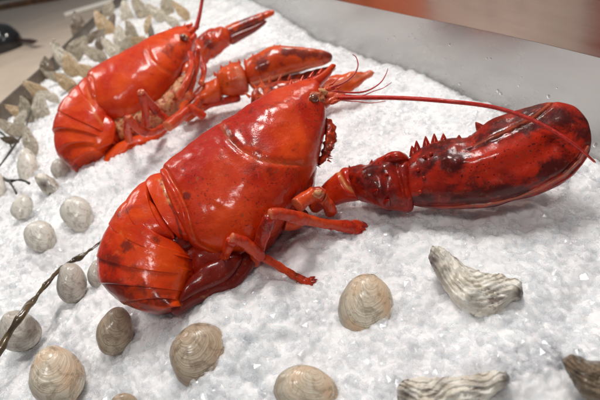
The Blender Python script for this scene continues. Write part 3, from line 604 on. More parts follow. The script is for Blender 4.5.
# ------------------------------------------------------------------ clams
def clam(px, py, h, wpx, hpx, rot, mat, label, elev=58, az=0, thick=.55, cut=0, skew=.12, dk=.6, lr=0.0, name='clam'):
    """rot: direction of the hinge in the photo, degrees clockwise from straight up"""
    C0 = Pz(px, py, h); k = depth(C0)/FPX; root = empty(name, C0-np.array([0, 0, .012]))
    tag(root, label, 'clam' if name == 'clam' else 'oyster', 'clams scattered on the ice')
    d = CAM-C0; a_ = math.atan2(d[1], d[0])+math.radians(az); e = math.radians(elev)
    n = np.array([math.cos(a_)*math.cos(e), math.sin(a_)*math.cos(e), math.sin(e)])
    # image directions projected on the clam's plane
    def onplane(dx, dy):
        f = E1*dx+E2*dy; vr = C0-CAM; vr = vr/np.linalg.norm(vr)
        return f-vr*(np.dot(f, n)/np.dot(vr, n))
    r = math.radians(rot); U = onplane(math.sin(r), -math.cos(r)); R = onplane(math.cos(r), math.sin(r))
    nr, ns = 60, 96
    ph = np.linspace(0, 2*np.pi, ns, endpoint=False); rho = np.linspace(0, 1, nr)**.8
    ox = np.sign(np.sin(ph))*np.abs(np.sin(ph))**.94*(1-.09*np.cos(ph))*(1+.04*np.sin(ph)); oy = np.sign(np.cos(ph))*np.abs(np.cos(ph))**.96
    on = np.array([mnoise.noise(Vector((math.cos(p_)*1.1+px*.1, math.sin(p_)*1.1, py*.1))) for p_ in ph])*.09+np.array([mnoise.noise(Vector((math.cos(p_)*5+px*.1, math.sin(p_)*5, py*.1))) for p_ in ph])*.018
    ox = ox*(1+on); oy = oy*(1+on)-.05*np.abs(ox)**2*(oy > 0)
    ux, uy = skew*.4, .985
    X = ux+rho[:, None]*(ox-ux); Y = uy+rho[:, None]*(oy-uy)
    half = min(wpx, hpx)*k/2*.86
    H = half*thick*2*.62
    ang = np.arctan2(X, Y); rb = np.hypot(np.interp(ang % (2*np.pi), ph, ox, period=2*np.pi), np.interp(ang % (2*np.pi), ph, oy, period=2*np.pi))
    sr = np.clip(np.hypot(X, Y)/rb, 0, 1)
    Z = H*np.clip(1-sr**2.4, 0, 1)**.58*(1+.10*Y)
    rr = np.repeat(rho, ns)
    seed = px*.37
    fr_ = np.array([mnoise.noise(Vector((q*26, seed, 0))) for q in rho]); fr2 = np.array([mnoise.noise(Vector((q*70, seed, 4))) for q in rho])
    rip = (fr_*.014+fr2*.008)*(rho**.5)*np.clip((1-rho)*8, 0, 1)
    Z = Z+(rip*half)[:, None]
    for side, sg in (('upper', 1), ('lower', -1)):
        V = C0+(X.ravel()*wpx/2*k)[:, None]*R+(Y.ravel()*hpx/2*k)[:, None]*U+(sg*Z.ravel()+sg*.0002)[:, None]*n
        F = grid_faces(nr, ns).tolist()
        if sg < 0: F = [f[::-1] for f in F]
        # darker growth edge near one flank of the shell
        px_ = np.repeat(rho, ns)*0+np.tile(ph, nr)
        dkk = 1.3*dk*np.clip((rr-.66)/.34, 0, 1)**1.3*np.clip(np.sin(px_+math.radians(200+lr)), 0, 1)
        mb = MB(); mb.add(V, F, rho=rr, dark=np.clip(dkk, 0, 1)); mb.build('shell_half', mat, root)
    return root
clam(365, 305, .007, 54, 66, 14, CL_TAN, 'tall tan clam alone on the ice, right of and below the lobster legs', elev=50)
clam(202, 355, .008, 68, 62, -38, CL_BROWN, 'greyish brown clam below the near lobster tail, its pale hinge toward the tail', elev=52, skew=-.1)
clam(306, 390, .006, 68, 48, 18, CL_TAN, 'tan clam cut off by the bottom edge, left of the lower oyster', elev=50)
clam(56, 376, .008, 56, 64, -18, CL_TAN, 'large warm tan clam at the bottom left, under the thick seaweed', elev=50, skew=-.05, lr=20)
clam(115, 331, .008, 36, 50, 14, CL_BROWN, 'narrow striped brown clam standing on edge directly beneath the curled tail', elev=42, thick=.7)
clam(71, 283, .010, 31, 41, 2, CL_GREY, 'grey standing clam touched by the seaweed strand left of the near tail', elev=42, thick=.65)
clam(97, 274, .008, 20, 27, 4, CL_GREY, 'small grey clam half hidden behind the near lobster tail', elev=45, thick=.7)
clam(19, 331, .008, 42, 42, -20, CL_GREY, 'grey-white clam crossed by the brown seaweed at the left edge of the photo', elev=50, dk=.3)
clam(40, 236, .009, 33, 31, 40, CL_WHITE, 'whitish rounded clam just above the knotted seaweed, left of the cream clam', elev=50, dk=.2)
clam(77.5, 213, .009, 37, 31, 50, CL_WHITE, 'cream clam on the ice midway between the two lobster tails', elev=50, dk=.2, thick=.6)
clam(22, 207, .007, 20, 27, 30, CL_WHITE, 'small pale clam half sunk in ice below the forked dark twig', elev=50, dk=.2)
clam(27, 166, .007, 21, 36, -4, CL_WHITE, 'tall ghostly pale clam sunk in the ice just above the forked dark twig', elev=50, dk=.1)
clam(60, 169, .008, 20, 20, -20, CL_GREY, 'small clam tucked against the underside of the far lobster tail', elev=50, dk=.2)
clam(-2, 187, .008, 14, 30, 0, CL_WHITE, 'pale clam sliver cut off by the left edge beside the forked twig', elev=50, dk=.1)
clam(124, 401, .006, 26, 16, 0, CL_BROWN, 'brown clam tip at the very bottom edge, right of the large tan clam', elev=50)
# ------------------------------------------------------------------ oysters in front
def oyster(px, py, h, st, mat, label, elev=62, thick=.010, seed=1.0, dtip=None, fr=None, N=110, Mr=110):
    fr = fr or Frame(px, py, h, elev); root = empty('oyster', fr.O-np.array([0, 0, .01])); tag(root, label, 'oyster', 'oysters on the ice')
    mb = MB(); st = np.asarray(st, float); c_ = ((st[:, 0:2]+st[:, 2:4])/2); 
    Q = [(*s_[:4], thick*s_[4]) for s_ in st]
    def dp(X, Y, W, at):
        sg = np.sign(W)
        n_ = np.array([mnoise.fractal(Vector((x*.045+seed, y*.045, 0)), 1, 2, 4) for x, y in zip(X, Y)])
        # stepped frills running with the length of the shell
        q = np.array([mnoise.noise(Vector((x*.028+seed, y*.028, seed))) for x, y in zip(X, Y)])*2.2; q = q+(X-Y*.9)*0.0+((Y-(np.interp(X, c_[:, 0], c_[:, 1])))*.16); step = q-np.floor(q)
        W = W+sg*(np.abs(W) > .15*thick)*(.0022*n_+.0016*step**2)
        at['dark'] = np.zeros(X.shape)
        if dtip: 
            for (x, y, r, a_) in dtip: at['dark'] += a_*gauss(np.hypot(X-x, Y-y)*(1+.5*n_), r*1.4)
        at['dark'] = np.clip(at['dark'], 0, 1)
        return W, at
    loft(mb, fr, Q, N=N, Mr=Mr, e0=.06, e1=.06, a=.95, b=1.15, disp=dp, rough=.0016, rs=170, seed=seed)
    th = mb.a['across'][0]; mb.a['fan'] = [np.cos(th*2*np.pi)*.5+.5]
    mb.build('shell', mat, root); return root
o1 = [(429, 252, 428, 262, .3), (434, 246, 434, 272, .7), (446, 250, 443, 287, 1.0), (460, 262, 455, 304, 1.15), (474, 270, 466, 316, 1.2), (488, 274, 480, 319, 1.1), (500, 274, 494, 317, 1.0), (510, 278, 504, 309, .9), (519, 282, 513, 302, .8), (524, 289, 522, 301, .5)]
oyster(475, 285, .012, o1, OY, 'cream ridged oyster lying alone on the ice under the big claw', dtip=[(431, 262, 7, .9), (520, 294, 6, 1.0), (438, 280, 5, .5), (474, 300, 5, .5), (497, 290, 6, .4)], seed=1.3)
o2 = [(398, 381, 396, 404, .5), (410, 378, 404, 412, .9), (428, 378, 424, 416, 1.1), (448, 378, 446, 416, 1.15), (468, 376, 466, 412, 1.1), (486, 372, 484, 404, 1.0), (500, 371, 498, 392, .8), (511, 376, 508, 386, .5)]
oyster(455, 394, .010, o2, OY, 'cream and brown oyster cut by the bottom edge, below the other loose cream oyster', dtip=[(508, 380, 6, 1.0), (405, 396, 7, .8), (478, 385, 7, .5), (440, 384, 6, .4)], seed=4.4)
o3 = [(561, 358, 563, 364, .4), (574, 356, 572, 380, .9), (590, 361, 584, 396, 1.2), (610, 364, 600, 406, 1.3), (632, 370, 622, 408, 1.1)]
oyster(590, 378, .022, o3, OY_D, 'dark brown shell jutting in at the bottom right corner of the photo', elev=45, thick=.012, seed=7.7)
o4 = [(35, 177, 38, 186, .5), (43, 175, 44, 193, 1.0), (52, 178, 52, 195, 1.0), (62, 186, 60, 196, .6)]
oyster(48, 185, .010, o4, OY, 'small oyster with a dark spot painted as its open gap, left below the far lobster tail', elev=55, thick=.014, seed=2.7, N=50, Mr=40, dtip=[(45, 184, 4.0, 1.0)])  # shell is closed; the shaded gap is only a dark spot in its colour
# ------------------------------------------------------------------ oysters standing along the far edge of the ice: one shell, copied
def oyster_proto(mat, seed, W=.5, bend=.07):
    n, m = 40, 36; t = np.linspace(0, 1, n); th = np.linspace(0, 2*np.pi, m, endpoint=False)
    wd = W*np.sin(np.pi*np.clip(t, 0.01, .99))**.7*(1-.45*t)*(1+.06*np.sin(t*9+seed)); 
    X = wd[:, None]*np.cos(th)+(bend*np.sin(t*3+seed))[:, None]; Y = (.22*wd[:, None]*np.sin(th))+.05*np.sin(t*4)[:, None]; Z = np.repeat(t-.35, m).reshape(n, m)
    V = np.stack([X, Y, Z], -1).reshape(-1, 3)
    f = fbm(V, 4.5, 3, seed); V[:, 0] += f*.022; V[:, 1] += fbm(V, 6, 3, seed+5)*.03
    mb = MB(); F = grid_faces(n, m).tolist(); F.append(list(range(m-1, -1, -1))); F.append([(n-1)*m+i for i in range(m)])
    mb.add(V, F, along=np.repeat(t, m), fan=np.tile(np.cos(th)*.5+.5, n), dark=0.0); me = mb.build('oyster', mat); return me
protos = {}
for key, mat in (('c', OY_F), ('g', OY_G), ('b', OY_B), ('d', OY_D)):
    for v in range(2): protos[key+str(v)] = oyster_proto(mat, 1.7*v+ord(key[0])*.3, W=.27+.08*v)
used = set()
far = [  # px, py (middle of the shell), length px, lean degrees clockwise from up, kind, label
    (128, 13, 19, -20, 'c1', 'broad whitish oyster at the top rim, left one of the pair nearest the photo top'),
    (143, 10, 24, -28, 'g0', 'slim grey oyster leaning left right beside the broad whitish one at the top rim'),
    (82, 28, 24, -25, 'd1', 'dark greenish oyster at the rim under the end of the white strip'),
    (104, 27, 26, -22, 'b0', 'brown pointed oyster with a pale tip standing right of the dark greenish one'),
    (93, 37, 16, 60, 'd0', 'blackish oyster filling the shadow gap between dark greenish and brown pointed ones'),  # near-black shell stands in for the shadow between its neighbours
    (113, 22, 12, 10, 'd1', 'small black oyster filling the shadow gap behind the brown pointed one at the rim'),  # black shell put in where a shadow gap shows behind the row
    (115, 53, 26, -32, 'c0', 'long cream oyster leaning over the ice above the far lobster back'),
    (65, 60, 28, -32, 'c0', 'longest pale oyster standing at the rim halfway along the row'),
    (49, 69, 18, -15, 'd1', 'dark stubby oyster at the rim left of the longest pale one'),
    (88, 71, 20, -60, 'b1', 'amber oyster lying flat just behind the far lobster tail'),
    (66, 84, 22, -38, 'b0', 'brown slim oyster on the ice just left of the start of the far tail'),
    (37, 90, 22, -55, 'b1', 'orange-brown oyster at the rim where the thin dark seaweed begins'),
    (43, 108, 24, -8, 'c1', 'knobbly cream oyster standing below the orange-brown one'),
    (50, 97, 16, -50, 'c0', 'short beige oyster leaning against the knobbly cream one'),
    (78, 50, 22, 25, 'g1', 'grey oyster leaning right between the longest pale one and the cream leaning one'),
    (95, 53, 22, -55, 'g0', 'grey streaked oyster lying low behind the amber one'),
    (128, 50, 20, 15, 'g0', 'dull green-grey oyster upright touching the far lobster back from behind'),
    (133, 34, 20, -35, 'g1', 'grey-green oyster in the second row under the broad whitish one'),
    (140, 43, 20, -70, 'b0', 'yellowish oyster lying flat against the far lobster back'),
    (152, 34, 14, 0, 'd0', 'small dark oyster standing close to the far lobster head'),
    (122, 38, 18, -10, 'c1', 'cream oyster in the second row behind the long leaning cream one'),
    (157, 14, 20, -40, 'c0', 'cream slim oyster at the top, third along from the broad whitish one'),
    (168, 6, 18, -20, 'g1', 'grey oyster cut by the top edge above the far lobster head'),
    (181, 12, 18, -30, 'b0', 'brownish oyster near the top edge left of the upright feeler'),
    (172, 22, 16, -45, 'c0', 'small cream oyster lying above the far lobster eye'),
    (27, 110, 20, -30, 'g1', 'grey oyster against the left rim below the orange-brown one'),
    (12, 128, 22, -50, 'g0', 'pale grey oyster half sunk beside the left rim at the photo edge'),
    (10, 140, 14, -70, 'd0', 'small dark oyster bit beside the twig branch at the left edge'),
    (30, 142, 24, -6, 'c0', 'cream narrow oyster standing between the two thin dark strands and the far tail'),
    (22, 122, 18, 20, 'c1', 'cream round oyster left of the thin dark seaweed under the rim'),
    (109, 11, 14, 12, 'g1', 'small grey oyster at the rim left of the broad whitish one'),
    (72, 66, 20, -20, 'b1', 'ochre oyster squeezed between the longest pale one and the ice near the rim'),
    (101, 42, 20, 20, 'd0', 'dark grey oyster leaning right at the foot of the brown pointed one'),
    (57, 76, 18, -70, 'g0', 'grey oyster lying low under the dark stubby one at the rim'),
    (30, 98, 18, -20, 'd0', 'dark oyster on the rim left of the orange-brown one'),
    (18, 113, 20, -50, 'b0', 'brown oyster on the left rim, one of the lowest of the row'),
    (107, 64, 18, -50, 'g1', 'grey oyster lying close to the middle of the far lobster back'),
    (148, 24, 16, 20, 'b0', 'tawny oyster behind the head end of the far lobster back'),
    (58, 50, 16, -30, 'g1', 'grey chipped oyster behind the longest pale one on the rim'),
]
for (px, py, ln, lean, key, lab) in far:
    src = protos[key]
    if key in used: o = src.copy(); COL.objects.link(o)
    else: o = src; used.add(key)
    C0 = Pz(px, py, .018); k = depth(C0)/FPX; L_ = ln*k*1.4
    a_ = math.radians(lean); d3 = E1*math.sin(a_)-E2*math.cos(a_); d3 = d3-FWD*.15; d3 /= np.linalg.norm(d3)
    z = Vector(d3); yv = Vector(-FWD)+Vector((random.uniform(-.5, .5), 0, random.uniform(-.4, .4))); xv = yv.cross(z).normalized(); yv = z.cross(xv).normalized()
    Mx = Matrix((xv, yv, z)).transposed().to_4x4(); Mx = Matrix.Translation(Vector(C0-d3*L_*.12)) @ Mx @ Matrix.Diagonal((L_, L_*1.1, L_*1.0, 1))
    o.matrix_world = Mx; tag(o, lab, 'oyster', 'oysters standing along the far edge of the ice')
for k_, o in list(protos.items()):
    if k_ not in used: bpy.data.objects.remove(o)
# ------------------------------------------------------------------ seaweed
mb = MB()
def strand(mb, pts, h0=.010, N=80):
    P = [Pz(x, y, h) for x, y, h, r in pts]; R = [r*depth(p)/FPX for p, (x, y, h, r) in zip(P, pts)]
    tube(mb, P, R, N=N, Mr=12, e0=.02, e1=.02, rough=.0007, rs=200, flat=.6)
strand(mb, [(-70, 425, .012, 3.5), (-40, 394, .014, 3.0), (-14, 366, .016, 4.5), (0, 349, .020, 4.6), (8, 335, .024, 3.2), (14, 326, .028, 3.4), (21, 316, .030, 5.0), (29, 305, .026, 5.4), (35, 298, .024, 2.8), (41, 291, .022, 2.2), (48, 283, .022, 2.6), (54, 275, .022, 2.0)])
strand(mb, [(31, 303, .026, 2.6), (38, 294, .028, 1.5), (45, 284, .030, 1.6), (52, 277, .026, 1.8), (60, 269, .022, 2.0)])
strand(mb, [(52, 278, .024, 2.0), (60, 269, .022, 1.8), (68, 263, .020, 1.4), (74, 260, .018, 2.6), (80, 257, .018, 3.6), (86, 253, .018, 1.4), (92, 248, .018, .9), (100, 242, .018, .8), (106, 238, .018, .7)])
strand(mb, [(82, 257, .018, 1.2), (90, 251, .020, .7), (99, 244, .024, .7), (104, 237, .026, .6)])
w1 = mb.build('seaweed', WEED, origin=Pz(30, 305, 0)); tag(w1, 'thick knotted brown seaweed strand running from the left edge to the near lobster tail', 'seaweed')
mb = MB()
strand(mb, [(-6, 172, .012, 1.2), (2, 163, .012, 1.2), (12, 149, .014, 1.8), (18, 141, .014, 1.1), (25, 130, .016, 1.1), (28, 119, .02, 1.1), (33, 104, .022, 1.2)])
strand(mb, [(12, 149, .014, 1.1), (9, 142, .014, 1.0), (4, 135, .014, 1.2), (-3, 130, .014, 1.2)])
w2 = mb.build('seaweed', WEEDD, origin=Pz(15, 145, 0)); tag(w2, 'thin dark seaweed strand curving up to the orange-brown oyster at the left rim', 'seaweed')
mb = MB()
strand(mb, [(3, 178, .012, 1.2), (9, 181, .014, 1.8), (18, 180, .014, 1.1), (25, 181, .014, 1.2), (30, 184, .012, 1.6)], N=40)
strand(mb, [(9, 181, .014, 1.3), (13, 187, .013, 1.1), (17, 194, .010, 1.5)], N=30)
w3 = mb.build('twig', WEEDD, origin=Pz(15, 185, 0)); tag(w3, 'short forked dark twig on the ice near the left edge', 'twig')
mb = MB()
strand(mb, [(60, 96, .016, .5), (66, 92, .02, .45), (72, 87, .028, .45), (80, 82, .035, .4), (90, 79, .04, .4)], N=40)
w4 = mb.build('seaweed', WEEDD, origin=Pz(70, 90, 0)); tag(w4, 'hair thin pale strand arching onto the far lobster tail', 'seaweed')
# ------------------------------------------------------------------ ice
Bpx = [(150, -60), (200, -28), (240, -3), (281, 13), (307, 28), (340, 43), (388, 61), (425, 76), (470, 96), (520, 120), (570, 145), (640, 185), (720, 240)]
Bw = np.array([Pz(x, y, 0)[:2] for x, y in Bpx])                    # foot of the steel wall on the right
_d = Bw[-1]-Bw[-3]; _d /= np.linalg.norm(_d); Bw = np.vstack([Bw, Bw[-1]+_d*.15, Bw[-1]+_d*.45+np.array([.02, -.05])])
Lpx = [(-90, 225), (-40, 166), (0, 124), (22, 102), (45, 80), (78, 45), (98, 24), (122, 2), (150, -22), (175, -45)]
Lw = np.array([Pz(x, y, 0)[:2] for x, y in Lpx])                    # foot of the rim on the left
_d = Lw[0]-Lw[2]; _d /= np.linalg.norm(_d); Lw = np.vstack([Lw[0]+_d*.8, Lw[0]+_d*.35, Lw])
def cells(X, Y, size, seed, tilt=.5, rnd=.5):
    """heights of angular lumps: each point belongs to its nearest jittered seed, which carries a height and a tilt"""
    gx = X/size; gy = Y/size; ix = np.floor(gx).astype(int); iy = np.floor(gy).astype(int)
    def hsh(a, b, k):
        h = (a*73856093 ^ b*19349663 ^ (k*83492791+seed*2654435)) & 0xffffffff
        h = (h ^ (h >> 13))*1274126177 & 0xffffffff; h = (h ^ (h >> 16)); return (h & 0xffff)/65535.0
    best = np.full(X.shape, -9.0)
    for dx in (-1, 0, 1):
        for dy in (-1, 0, 1):
            a, b = ix+dx, iy+dy
            cx = a+hsh(a, b, 1); cy = b+hsh(a, b, 2); hh = hsh(a, b, 3)*rnd
            tx = (hsh(a, b, 4)-.5)*2*tilt; ty = (hsh(a, b, 5)-.5)*2*tilt
            ux = gx-cx; uy = gy-cy; q = hsh(a, b, 6)*3.14; l1 = np.abs(ux*np.cos(q)+uy*np.sin(q)); l2 = np.abs(-ux*np.sin(q)+uy*np.cos(q))
            hgt = hh+tx*ux+ty*uy-np.maximum(np.maximum(l1, l2)*1.5-.35, 0)*1.1
            best = np.maximum(best, hgt)
    return np.maximum(best, -.6)*size
BUMPS = []   # x, y, radius, height: snow pushed up against things
def addb(px, py, r, h): p = Pz(px, py, 0); BUMPS.append((p[0], p[1], r, h))
for a_ in [(75, 190, .05, .010), (150, 150, .06, .012), (110, 170, .05, .008), (210, 120, .06, .012), (240, 310, .05, .012), (215, 318, .035, .010), (100, 300, .04, .006), (320, 250, .05, .004), (130, 345, .03, .006), (400, 215, .05, .008), (330, 120, .06, .010), (260, 130, .05, .012), (20, 250, .06, .008), (180, 345, .04, .006)]: addb(*a_)
def ice_h(X, Y):
    lo = .010*np.sin(X*7+1.0)*np.sin(Y*5.3+.6)+.006*np.sin(X*17+Y*9)+.004*np.sin(X*31-Y*23+2)
    h = lo*.6-.0052+cells(X, Y, .034, 11, .45, .45)*.16+cells(X+.37, Y, .013, 5, .8, .6)*.26+cells(X, Y+.21, .0055, 9, .9, .7)*.34+.0006
    for bx, by, r, hh in BUMPS: h = h+hh*np.exp(-((X-bx)**2+(Y-by)**2)/r**2)
    return h
def inside(X, Y):
    """positive inside the tray"""
    xb = np.interp(Y, Bw[::-1, 1], Bw[::-1, 0]); return xb-X
nr, nc = 760, 900
yy = np.concatenate([np.linspace(-.15, .058, 60), .06*(2.6/.06)**np.linspace(0, 1, nr-60)])
# left limit and right limit of the tray at each depth
ordL = np.argsort(Lw[:, 1]); ordB = np.argsort(Bw[:, 1])
def xl(y): return np.interp(y, Lw[ordL, 1], Lw[ordL, 0], left=Lw[ordL[0], 0])
def xr(y): return np.interp(y, Bw[ordB, 1], Bw[ordB, 0], left=Bw[ordB[0], 0]+0.0)
XL = xl(yy)-.004; XR = xr(yy)+.004
u = np.linspace(0, 1, nc)
X = XL[:, None]*(1-u)+XR[:, None]*u; Y = np.repeat(yy[:, None], nc, 1)
Z = ice_h(X.ravel(), Y.ravel()).reshape(X.shape)
keep = yy < 2.6
V = np.stack([X, Y, Z], -1).reshape(-1, 3)
mb = MB(); mb.add(V, grid_faces(nr, nc, False)[:, ::-1].tolist())
ice = mb.build('ice_bed', ICE); tag(ice, None, None, None, 'structure')
# loose chips of ice
def rock(seed):
    r_ = np.random.default_rng(seed); n = 26; P = r_.normal(size=(n, 3)); P /= np.linalg.norm(P, axis=1, keepdims=True); P *= [1, r_.uniform(.6, .95), r_.uniform(.45, .8)]
    import bmesh
    bm = bmesh.new(); [bm.verts.new(p) for p in P]; bmesh.ops.convex_hull(bm, input=bm.verts[:])
    loose = [v for v in bm.verts if not v.link_faces]; bmesh.ops.delete(bm, geom=loose, context='VERTS'); bm.verts.index_update()
    v = np.array([v.co[:] for v in bm.verts]); f = [[q.index for q in fc.verts] for fc in bm.faces]; bm.free(); return v, f
rocks = [rock(i) for i in range(10)]
mb = MB(); Vs = []; Fs = []; n0 = 0
cnt = 0
while cnt < 17000:
    y = .12+(1.3-.12)*random.random()**2.0; x = random.uniform(float(xl(y)), float(xr(y)))
    if x < float(xl(y))+.004 or x > float(xr(y))-.004: continue
    s_ = random.choice([.0012, .0016, .002, .0026, .0034, .0045]) * (1+.3*random.random())
    if mnoise.noise(Vector((x*18, y*18, 0)))+random.uniform(-.5, .5) < -.05: continue
    v, f = rocks[random.randrange(10)]
    q = Matrix.Rotation(random.uniform(0, 6.28), 3, 'Z') @ Matrix.Rotation(random.uniform(-1, 1), 3, 'X'); q = np.array(q)
    Vs.append((v*s_)@q.T+[x, y, 0]); Fs.append((f, n0)); n0 += len(v); cnt += 1
cen = np.array([vv.mean(0)[:2] for vv in Vs]); hz = ice_h(cen[:, 0], cen[:, 1])
for i, vv in enumerate(Vs): vv[:, 2] += hz[i]-.0006
allF = [tuple(i+n_ for i in q) for f, n_ in Fs for q in f]
me = bpy.data.meshes.new('ice_chips'); me.from_pydata(np.concatenate(Vs).tolist(), [], allF); me.materials.append(CHIP)
chips = link(bpy.data.objects.new('ice_chips', me)); tag(chips, 'loose translucent chips of crushed ice strewn over the ice bed', 'ice', None, 'stuff')
# ------------------------------------------------------------------ steel tray
STEEL = steel_mat('tray_steel', (1, 1, 8), .26); RIMM = steel_mat('rim_steel', (14, .6, 1), .22)
def sweep(path, prof, n=160):
    """profile (outward, up) carried along a ground path; outward is to the right of travel"""
    P = cr(np.column_stack([path, np.zeros(len(path))]), n)[:, :2]
    T = np.gradient(P, axis=0); T /= np.linalg.norm(T, axis=1, keepdims=True); O = np.stack([T[:, 1], -T[:, 0]], -1)
    prof = np.asarray(prof); m = len(prof)
    V = np.concatenate([P[:, None]+O[:, None]*prof[None, :, :1], np.broadcast_to(prof[None, :, 1:], (n, m, 1))], -1).reshape(-1, 3)
    return V, grid_faces(n, m, False).tolist()
arc = [(.0, .05), (.0, .076)]
profR = [(.0, -.06), (.0, -.02), (.0, .02)]+arc
profLedge = [(.0, .0762), (.06, .0763), (.12, .0763), (.3, .0763), (.7, .0763), (.70, .070), (.04, .070), (.004, .04), (.004, -.06)]
def lift(V):
    V = V.copy(); V[:, 2] = np.where(V[:, 2] > 0, V[:, 2]*(1+.15*np.clip((.58-V[:, 1])/.3, 0, 1)), V[:, 2]); return V
# path must run so that outward points away from the ice
pathR = Bw
V, F = sweep(pathR, profR)
test = V.reshape(160, len(profR), 3)
tst = sweep(pathR, profLedge)[0].reshape(160, len(profLedge), 3); rev = tst[80, 4, 0] < tst[80, 0, 0]
if rev: V, F = sweep(pathR[::-1], profR)
tray = empty('steel_tray', (0.2, .8, -.06)); tag(tray, 'brushed stainless steel tray around the ice, with a curved wall at the upper right', 'tray')
mb = MB(); mb.add(lift(V), F); mb.build('side_wall', STEEL, tray)
V, F = sweep(pathR[::-1] if rev else pathR, profLedge); mb = MB(); mb.add(lift(V), F); mb.build('ledge', RIMM, tray)
profL = [(.0, -.06), (.0, -.03), (.0, .022), (.002, .026), (.006, .027), (.010, .025), (.012, .02), (.012, -.06)]
V, F = sweep(Lw, profL); test = V.reshape(160, len(profL), 3)
if test[80, -1, 0] > test[80, 0, 0]: V, F = sweep(Lw[::-1], profL)
mb = MB(); mb.add(V, F); mb.build('rim', simple('dull_rim', (.20, .17, .14), .4, metal=.7, scale=30), tray)
# water drops on the wall
mb = MB()
for _ in range(46):
    i = random.uniform(4, 10.5); a_ = Bw[int(i)]; b_ = Bw[int(i)+1]; f_ = i-int(i); p = a_*(1-f_)+b_*f_
    zz = random.uniform(.008, .055); r_ = random.choice([.0008, .001, .0014, .002])*.9
    tdir = (b_-a_)/np.linalg.norm(b_-a_); nrm = np.array([-tdir[1], tdir[0]]); 
    if nrm[0] > 0: nrm = -nrm
    ax = [np.array([tdir[0], tdir[1], 0]), np.array([0, 0, 1.0]), np.array([nrm[0], nrm[1], 0])]
    blob(mb, np.array([p[0], p[1], zz]), r_, r_*1.15, r_*.55, ax=ax, n=8, m=10)
WATER, nt, N_, L_, B_ = newmat('water'); B_.inputs['Transmission Weight'].default_value = 1; B_.inputs['IOR'].default_value = 1.33; B_.inputs['Roughness'].default_value = .02
L_.new(bump(nt, noi(nt, 200, 2).outputs[0], .05, .0002), B_.inputs['Normal'])
tag(mb.build('water_drops', WATER), 'tiny water drops clinging to the steel side wall', 'water', None, 'stuff')
# ------------------------------------------------------------------ background beyond the tray
def quad(name, pts, mat, zoff=0):
    mb = MB(); mb.add(pts, [(0, 1, 2, 3)]); return mb.build(name, mat, smooth=False)
FZ = -.25
FLOOR = simple('tan_floor', (.56, .46, .37), .45, var=.10, scale=3, bmp=.02)
fl = quad('floor', [(-9, -1, FZ), (6, -1, FZ), (6, 12, FZ), (-9, 12, FZ)], FLOOR); tag(fl, kind='structure')
def box(mb, c, dx, dy, dz, ang=0, bev=.1):
    """box with softened edges"""
    import bmesh
    bm = bmesh.new(); bmesh.ops.create_cube(bm, size=1)
    for v in bm.verts: v.co = Vector((v.co.x*dx, v.co.y*dy, v.co.z*dz))
    bmesh.ops.bevel(bm, geom=bm.edges[:], offset=min(dx, dy, dz)*bev, segments=3, affect='EDGES', profile=.6)
    R_ = Matrix.Rotation(ang, 3, 'Z'); bm.verts.index_update()
    V = [np.array(R_ @ v.co)+np.asarray(c) for v in bm.verts]; F = [[v.index for v in f.verts] for f in bm.faces]; bm.free()
    mb.add(V, F); return mb
# white strip lying on the floor
A_ = Pz(66, 14, FZ+.02); B2 = Pz(140, -8, FZ+.02); c_ = (A_+B2)/2; d_ = B2-A_; mb = MB()
box(mb, c_, float(np.linalg.norm(d_)), .085, .03, math.atan2(d_[1], d_[0]))
tag(mb.build('white_strip', simple('white_strip', (.86, .84, .78), .5, var=.05), origin=c_), 'blurred off-white strip lying on the tan floor behind the oysters', 'strip')
# glossy black object with a short handle
root = empty('container', Pz(10, 42, FZ)); tag(root, 'blurred glossy black container with a short handle, on the tan floor at the left edge', 'container')
BLK = simple('gloss_black', (.012, .012, .013), .16, var=.3, scale=20, bmp=.02, coat=.6)
c_ = Pz(2, 41, FZ+.07); kk = depth(c_)/FPX; mb = MB(); blob(mb, c_, 18*kk, 18*kk, 15*kk, ax=[E1, -E2, -FWD], rough=.012, rs=4, n=30, m=36); mb.build('body', BLK, root)
mb = MB(); tube(mb, [Pz(14, 38, FZ+.05), Pz(22, 40, FZ+.05), Pz(31, 41.5, FZ+.05), Pz(38, 40.5, FZ+.05)], [3.4*kk, 1.8*kk, 2.6*kk, 1.2*kk], N=30, Mr=16, e0=.05, e1=.2); mb.build('handle', simple('handle_dark', (.035, .015, .014), .4), root)
# brown crate slats at the top left corner
BRN = simple('brown_wood', (.17, .075, .022), .5, var=.6, scale=8, bmp=.2)
root = empty('wooden_crate', Pz(20, 4, FZ)); tag(root, 'blurred dark brown wooden crate on the floor at the top left corner', 'crate')
for k_ in range(3):
    A_ = Pz(-25, 12-9*k_, FZ+.03); B2 = Pz(62+6*k_, -4-9*k_, FZ+.03); c_ = (A_+B2)/2; d_ = B2-A_
    mb = MB(); box(mb, c_+np.array([0, 0, .02*k_]), float(np.linalg.norm(d_)), .10, .08, math.atan2(d_[1], d_[0])); mb.build('slat', BRN, root)
# unseen coloured panels added beyond the ledge so the steel mirrors warm streaks
PANEL = simple('rust_panel', (.50, .10, .02), .7, var=.5, scale=4)

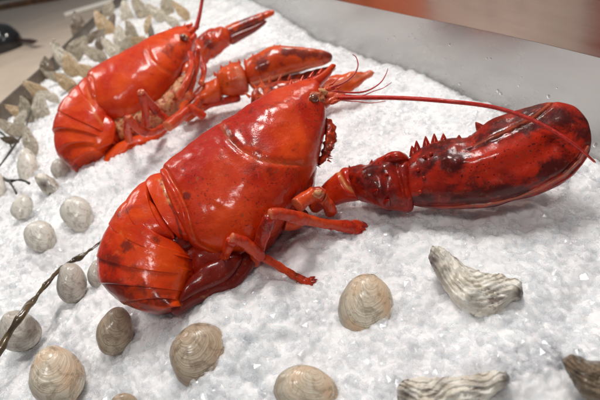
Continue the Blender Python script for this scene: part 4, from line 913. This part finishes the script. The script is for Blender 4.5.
def added_panel(x0, x1, mat, label):
    mb = MB(); n_ = int((x1-x0)*90); xs = np.linspace(x0, x1, n_); zs = np.linspace(-.2, 1.9, 12)
    V = np.array([(x, 3.0+.03*math.sin(x*34+.6*math.sin(x*9))+.01*math.sin(z*2+x*5), z) for x in xs for z in zs]); mb.add(V, grid_faces(n_, 12, False).tolist())
    pn = mb.build('added_panel', mat, origin=((x0+x1)/2, 3, -.2)); tag(pn, label, 'added_panel'); md = pn.modifiers.new('thickness', 'SOLIDIFY'); md.thickness = .004
added_panel(.62, 1.22, PANEL, 'rust-orange unseen panel added beyond the counter, mirrored as streaks in the steel ledge')
added_panel(2.45, 3.7, simple('russet_panel', (.30, .07, .045), .8, var=.4, scale=3), 'russet unseen panel added furthest right beyond the counter, mirrored at the right edge of the ledge')
added_panel(1.24, 2.43, simple('beige_panel', (.50, .38, .33), .8, var=.45, scale=3), 'pinkish beige unseen panel added beyond the counter, mirrored pale in the steel ledge')
# ------------------------------------------------------------------ light
w = bpy.data.worlds.new('World'); S.world = w; w.use_nodes = True
w.node_tree.nodes['Background'].inputs[0].default_value = (.94, .96, 1.0, 1); w.node_tree.nodes['Background'].inputs[1].default_value = .16
def area(name, loc, target, size, power, col, sy=None):
    l = bpy.data.lights.new(name, 'AREA'); l.shape = 'RECTANGLE'; l.size = size; l.size_y = sy or size; l.energy = power; l.color = col
    o = bpy.data.objects.new(name, l); o.location = loc; d = Vector(target)-Vector(loc); o.rotation_euler = d.to_track_quat('-Z', 'Y').to_euler(); link(o); return o
area('key_or_fill_lamp', (.20, .85, 1.5), (.05, .5, 0), .22, 16, (1, .975, .945), .42)
area('key_or_fill_lamp', (-.20, -.40, 1.45), (.08, .3, 0), .18, 6.0, (1, .97, .93), .18)  # added on the camera side for crisp highlights on the big claw
area('key_or_fill_lamp', (-1.1, 1.6, 1.7), (-.5, 1.1, 0), .40, 9.5, (1, .97, .94), .40)  # added to brighten the oysters at the far left
area('key_or_fill_lamp', (-2.0, 2.6, 1.7), (-2.0, 2.9, 0), .8, 34, (1, .95, .89), .8)  # added to brighten the tan floor
area('key_or_fill_lamp', (1.2, 2.0, 2.2), (1.3, 3, .8), .5, 45, (1, .94, .86), .5)  # added to light the unseen panels that the ledge mirrors
S.render.engine = 'CYCLES'; S.cycles.use_denoising = True; S.cycles.max_bounces = 8; S.cycles.transparent_max_bounces = 10; S.cycles.transmission_bounces = 6; S.cycles.sample_clamp_indirect = 4
S.view_settings.view_transform = 'Standard'; S.view_settings.look = 'None'; S.view_settings.exposure = 0.0; S.view_settings.gamma = 1
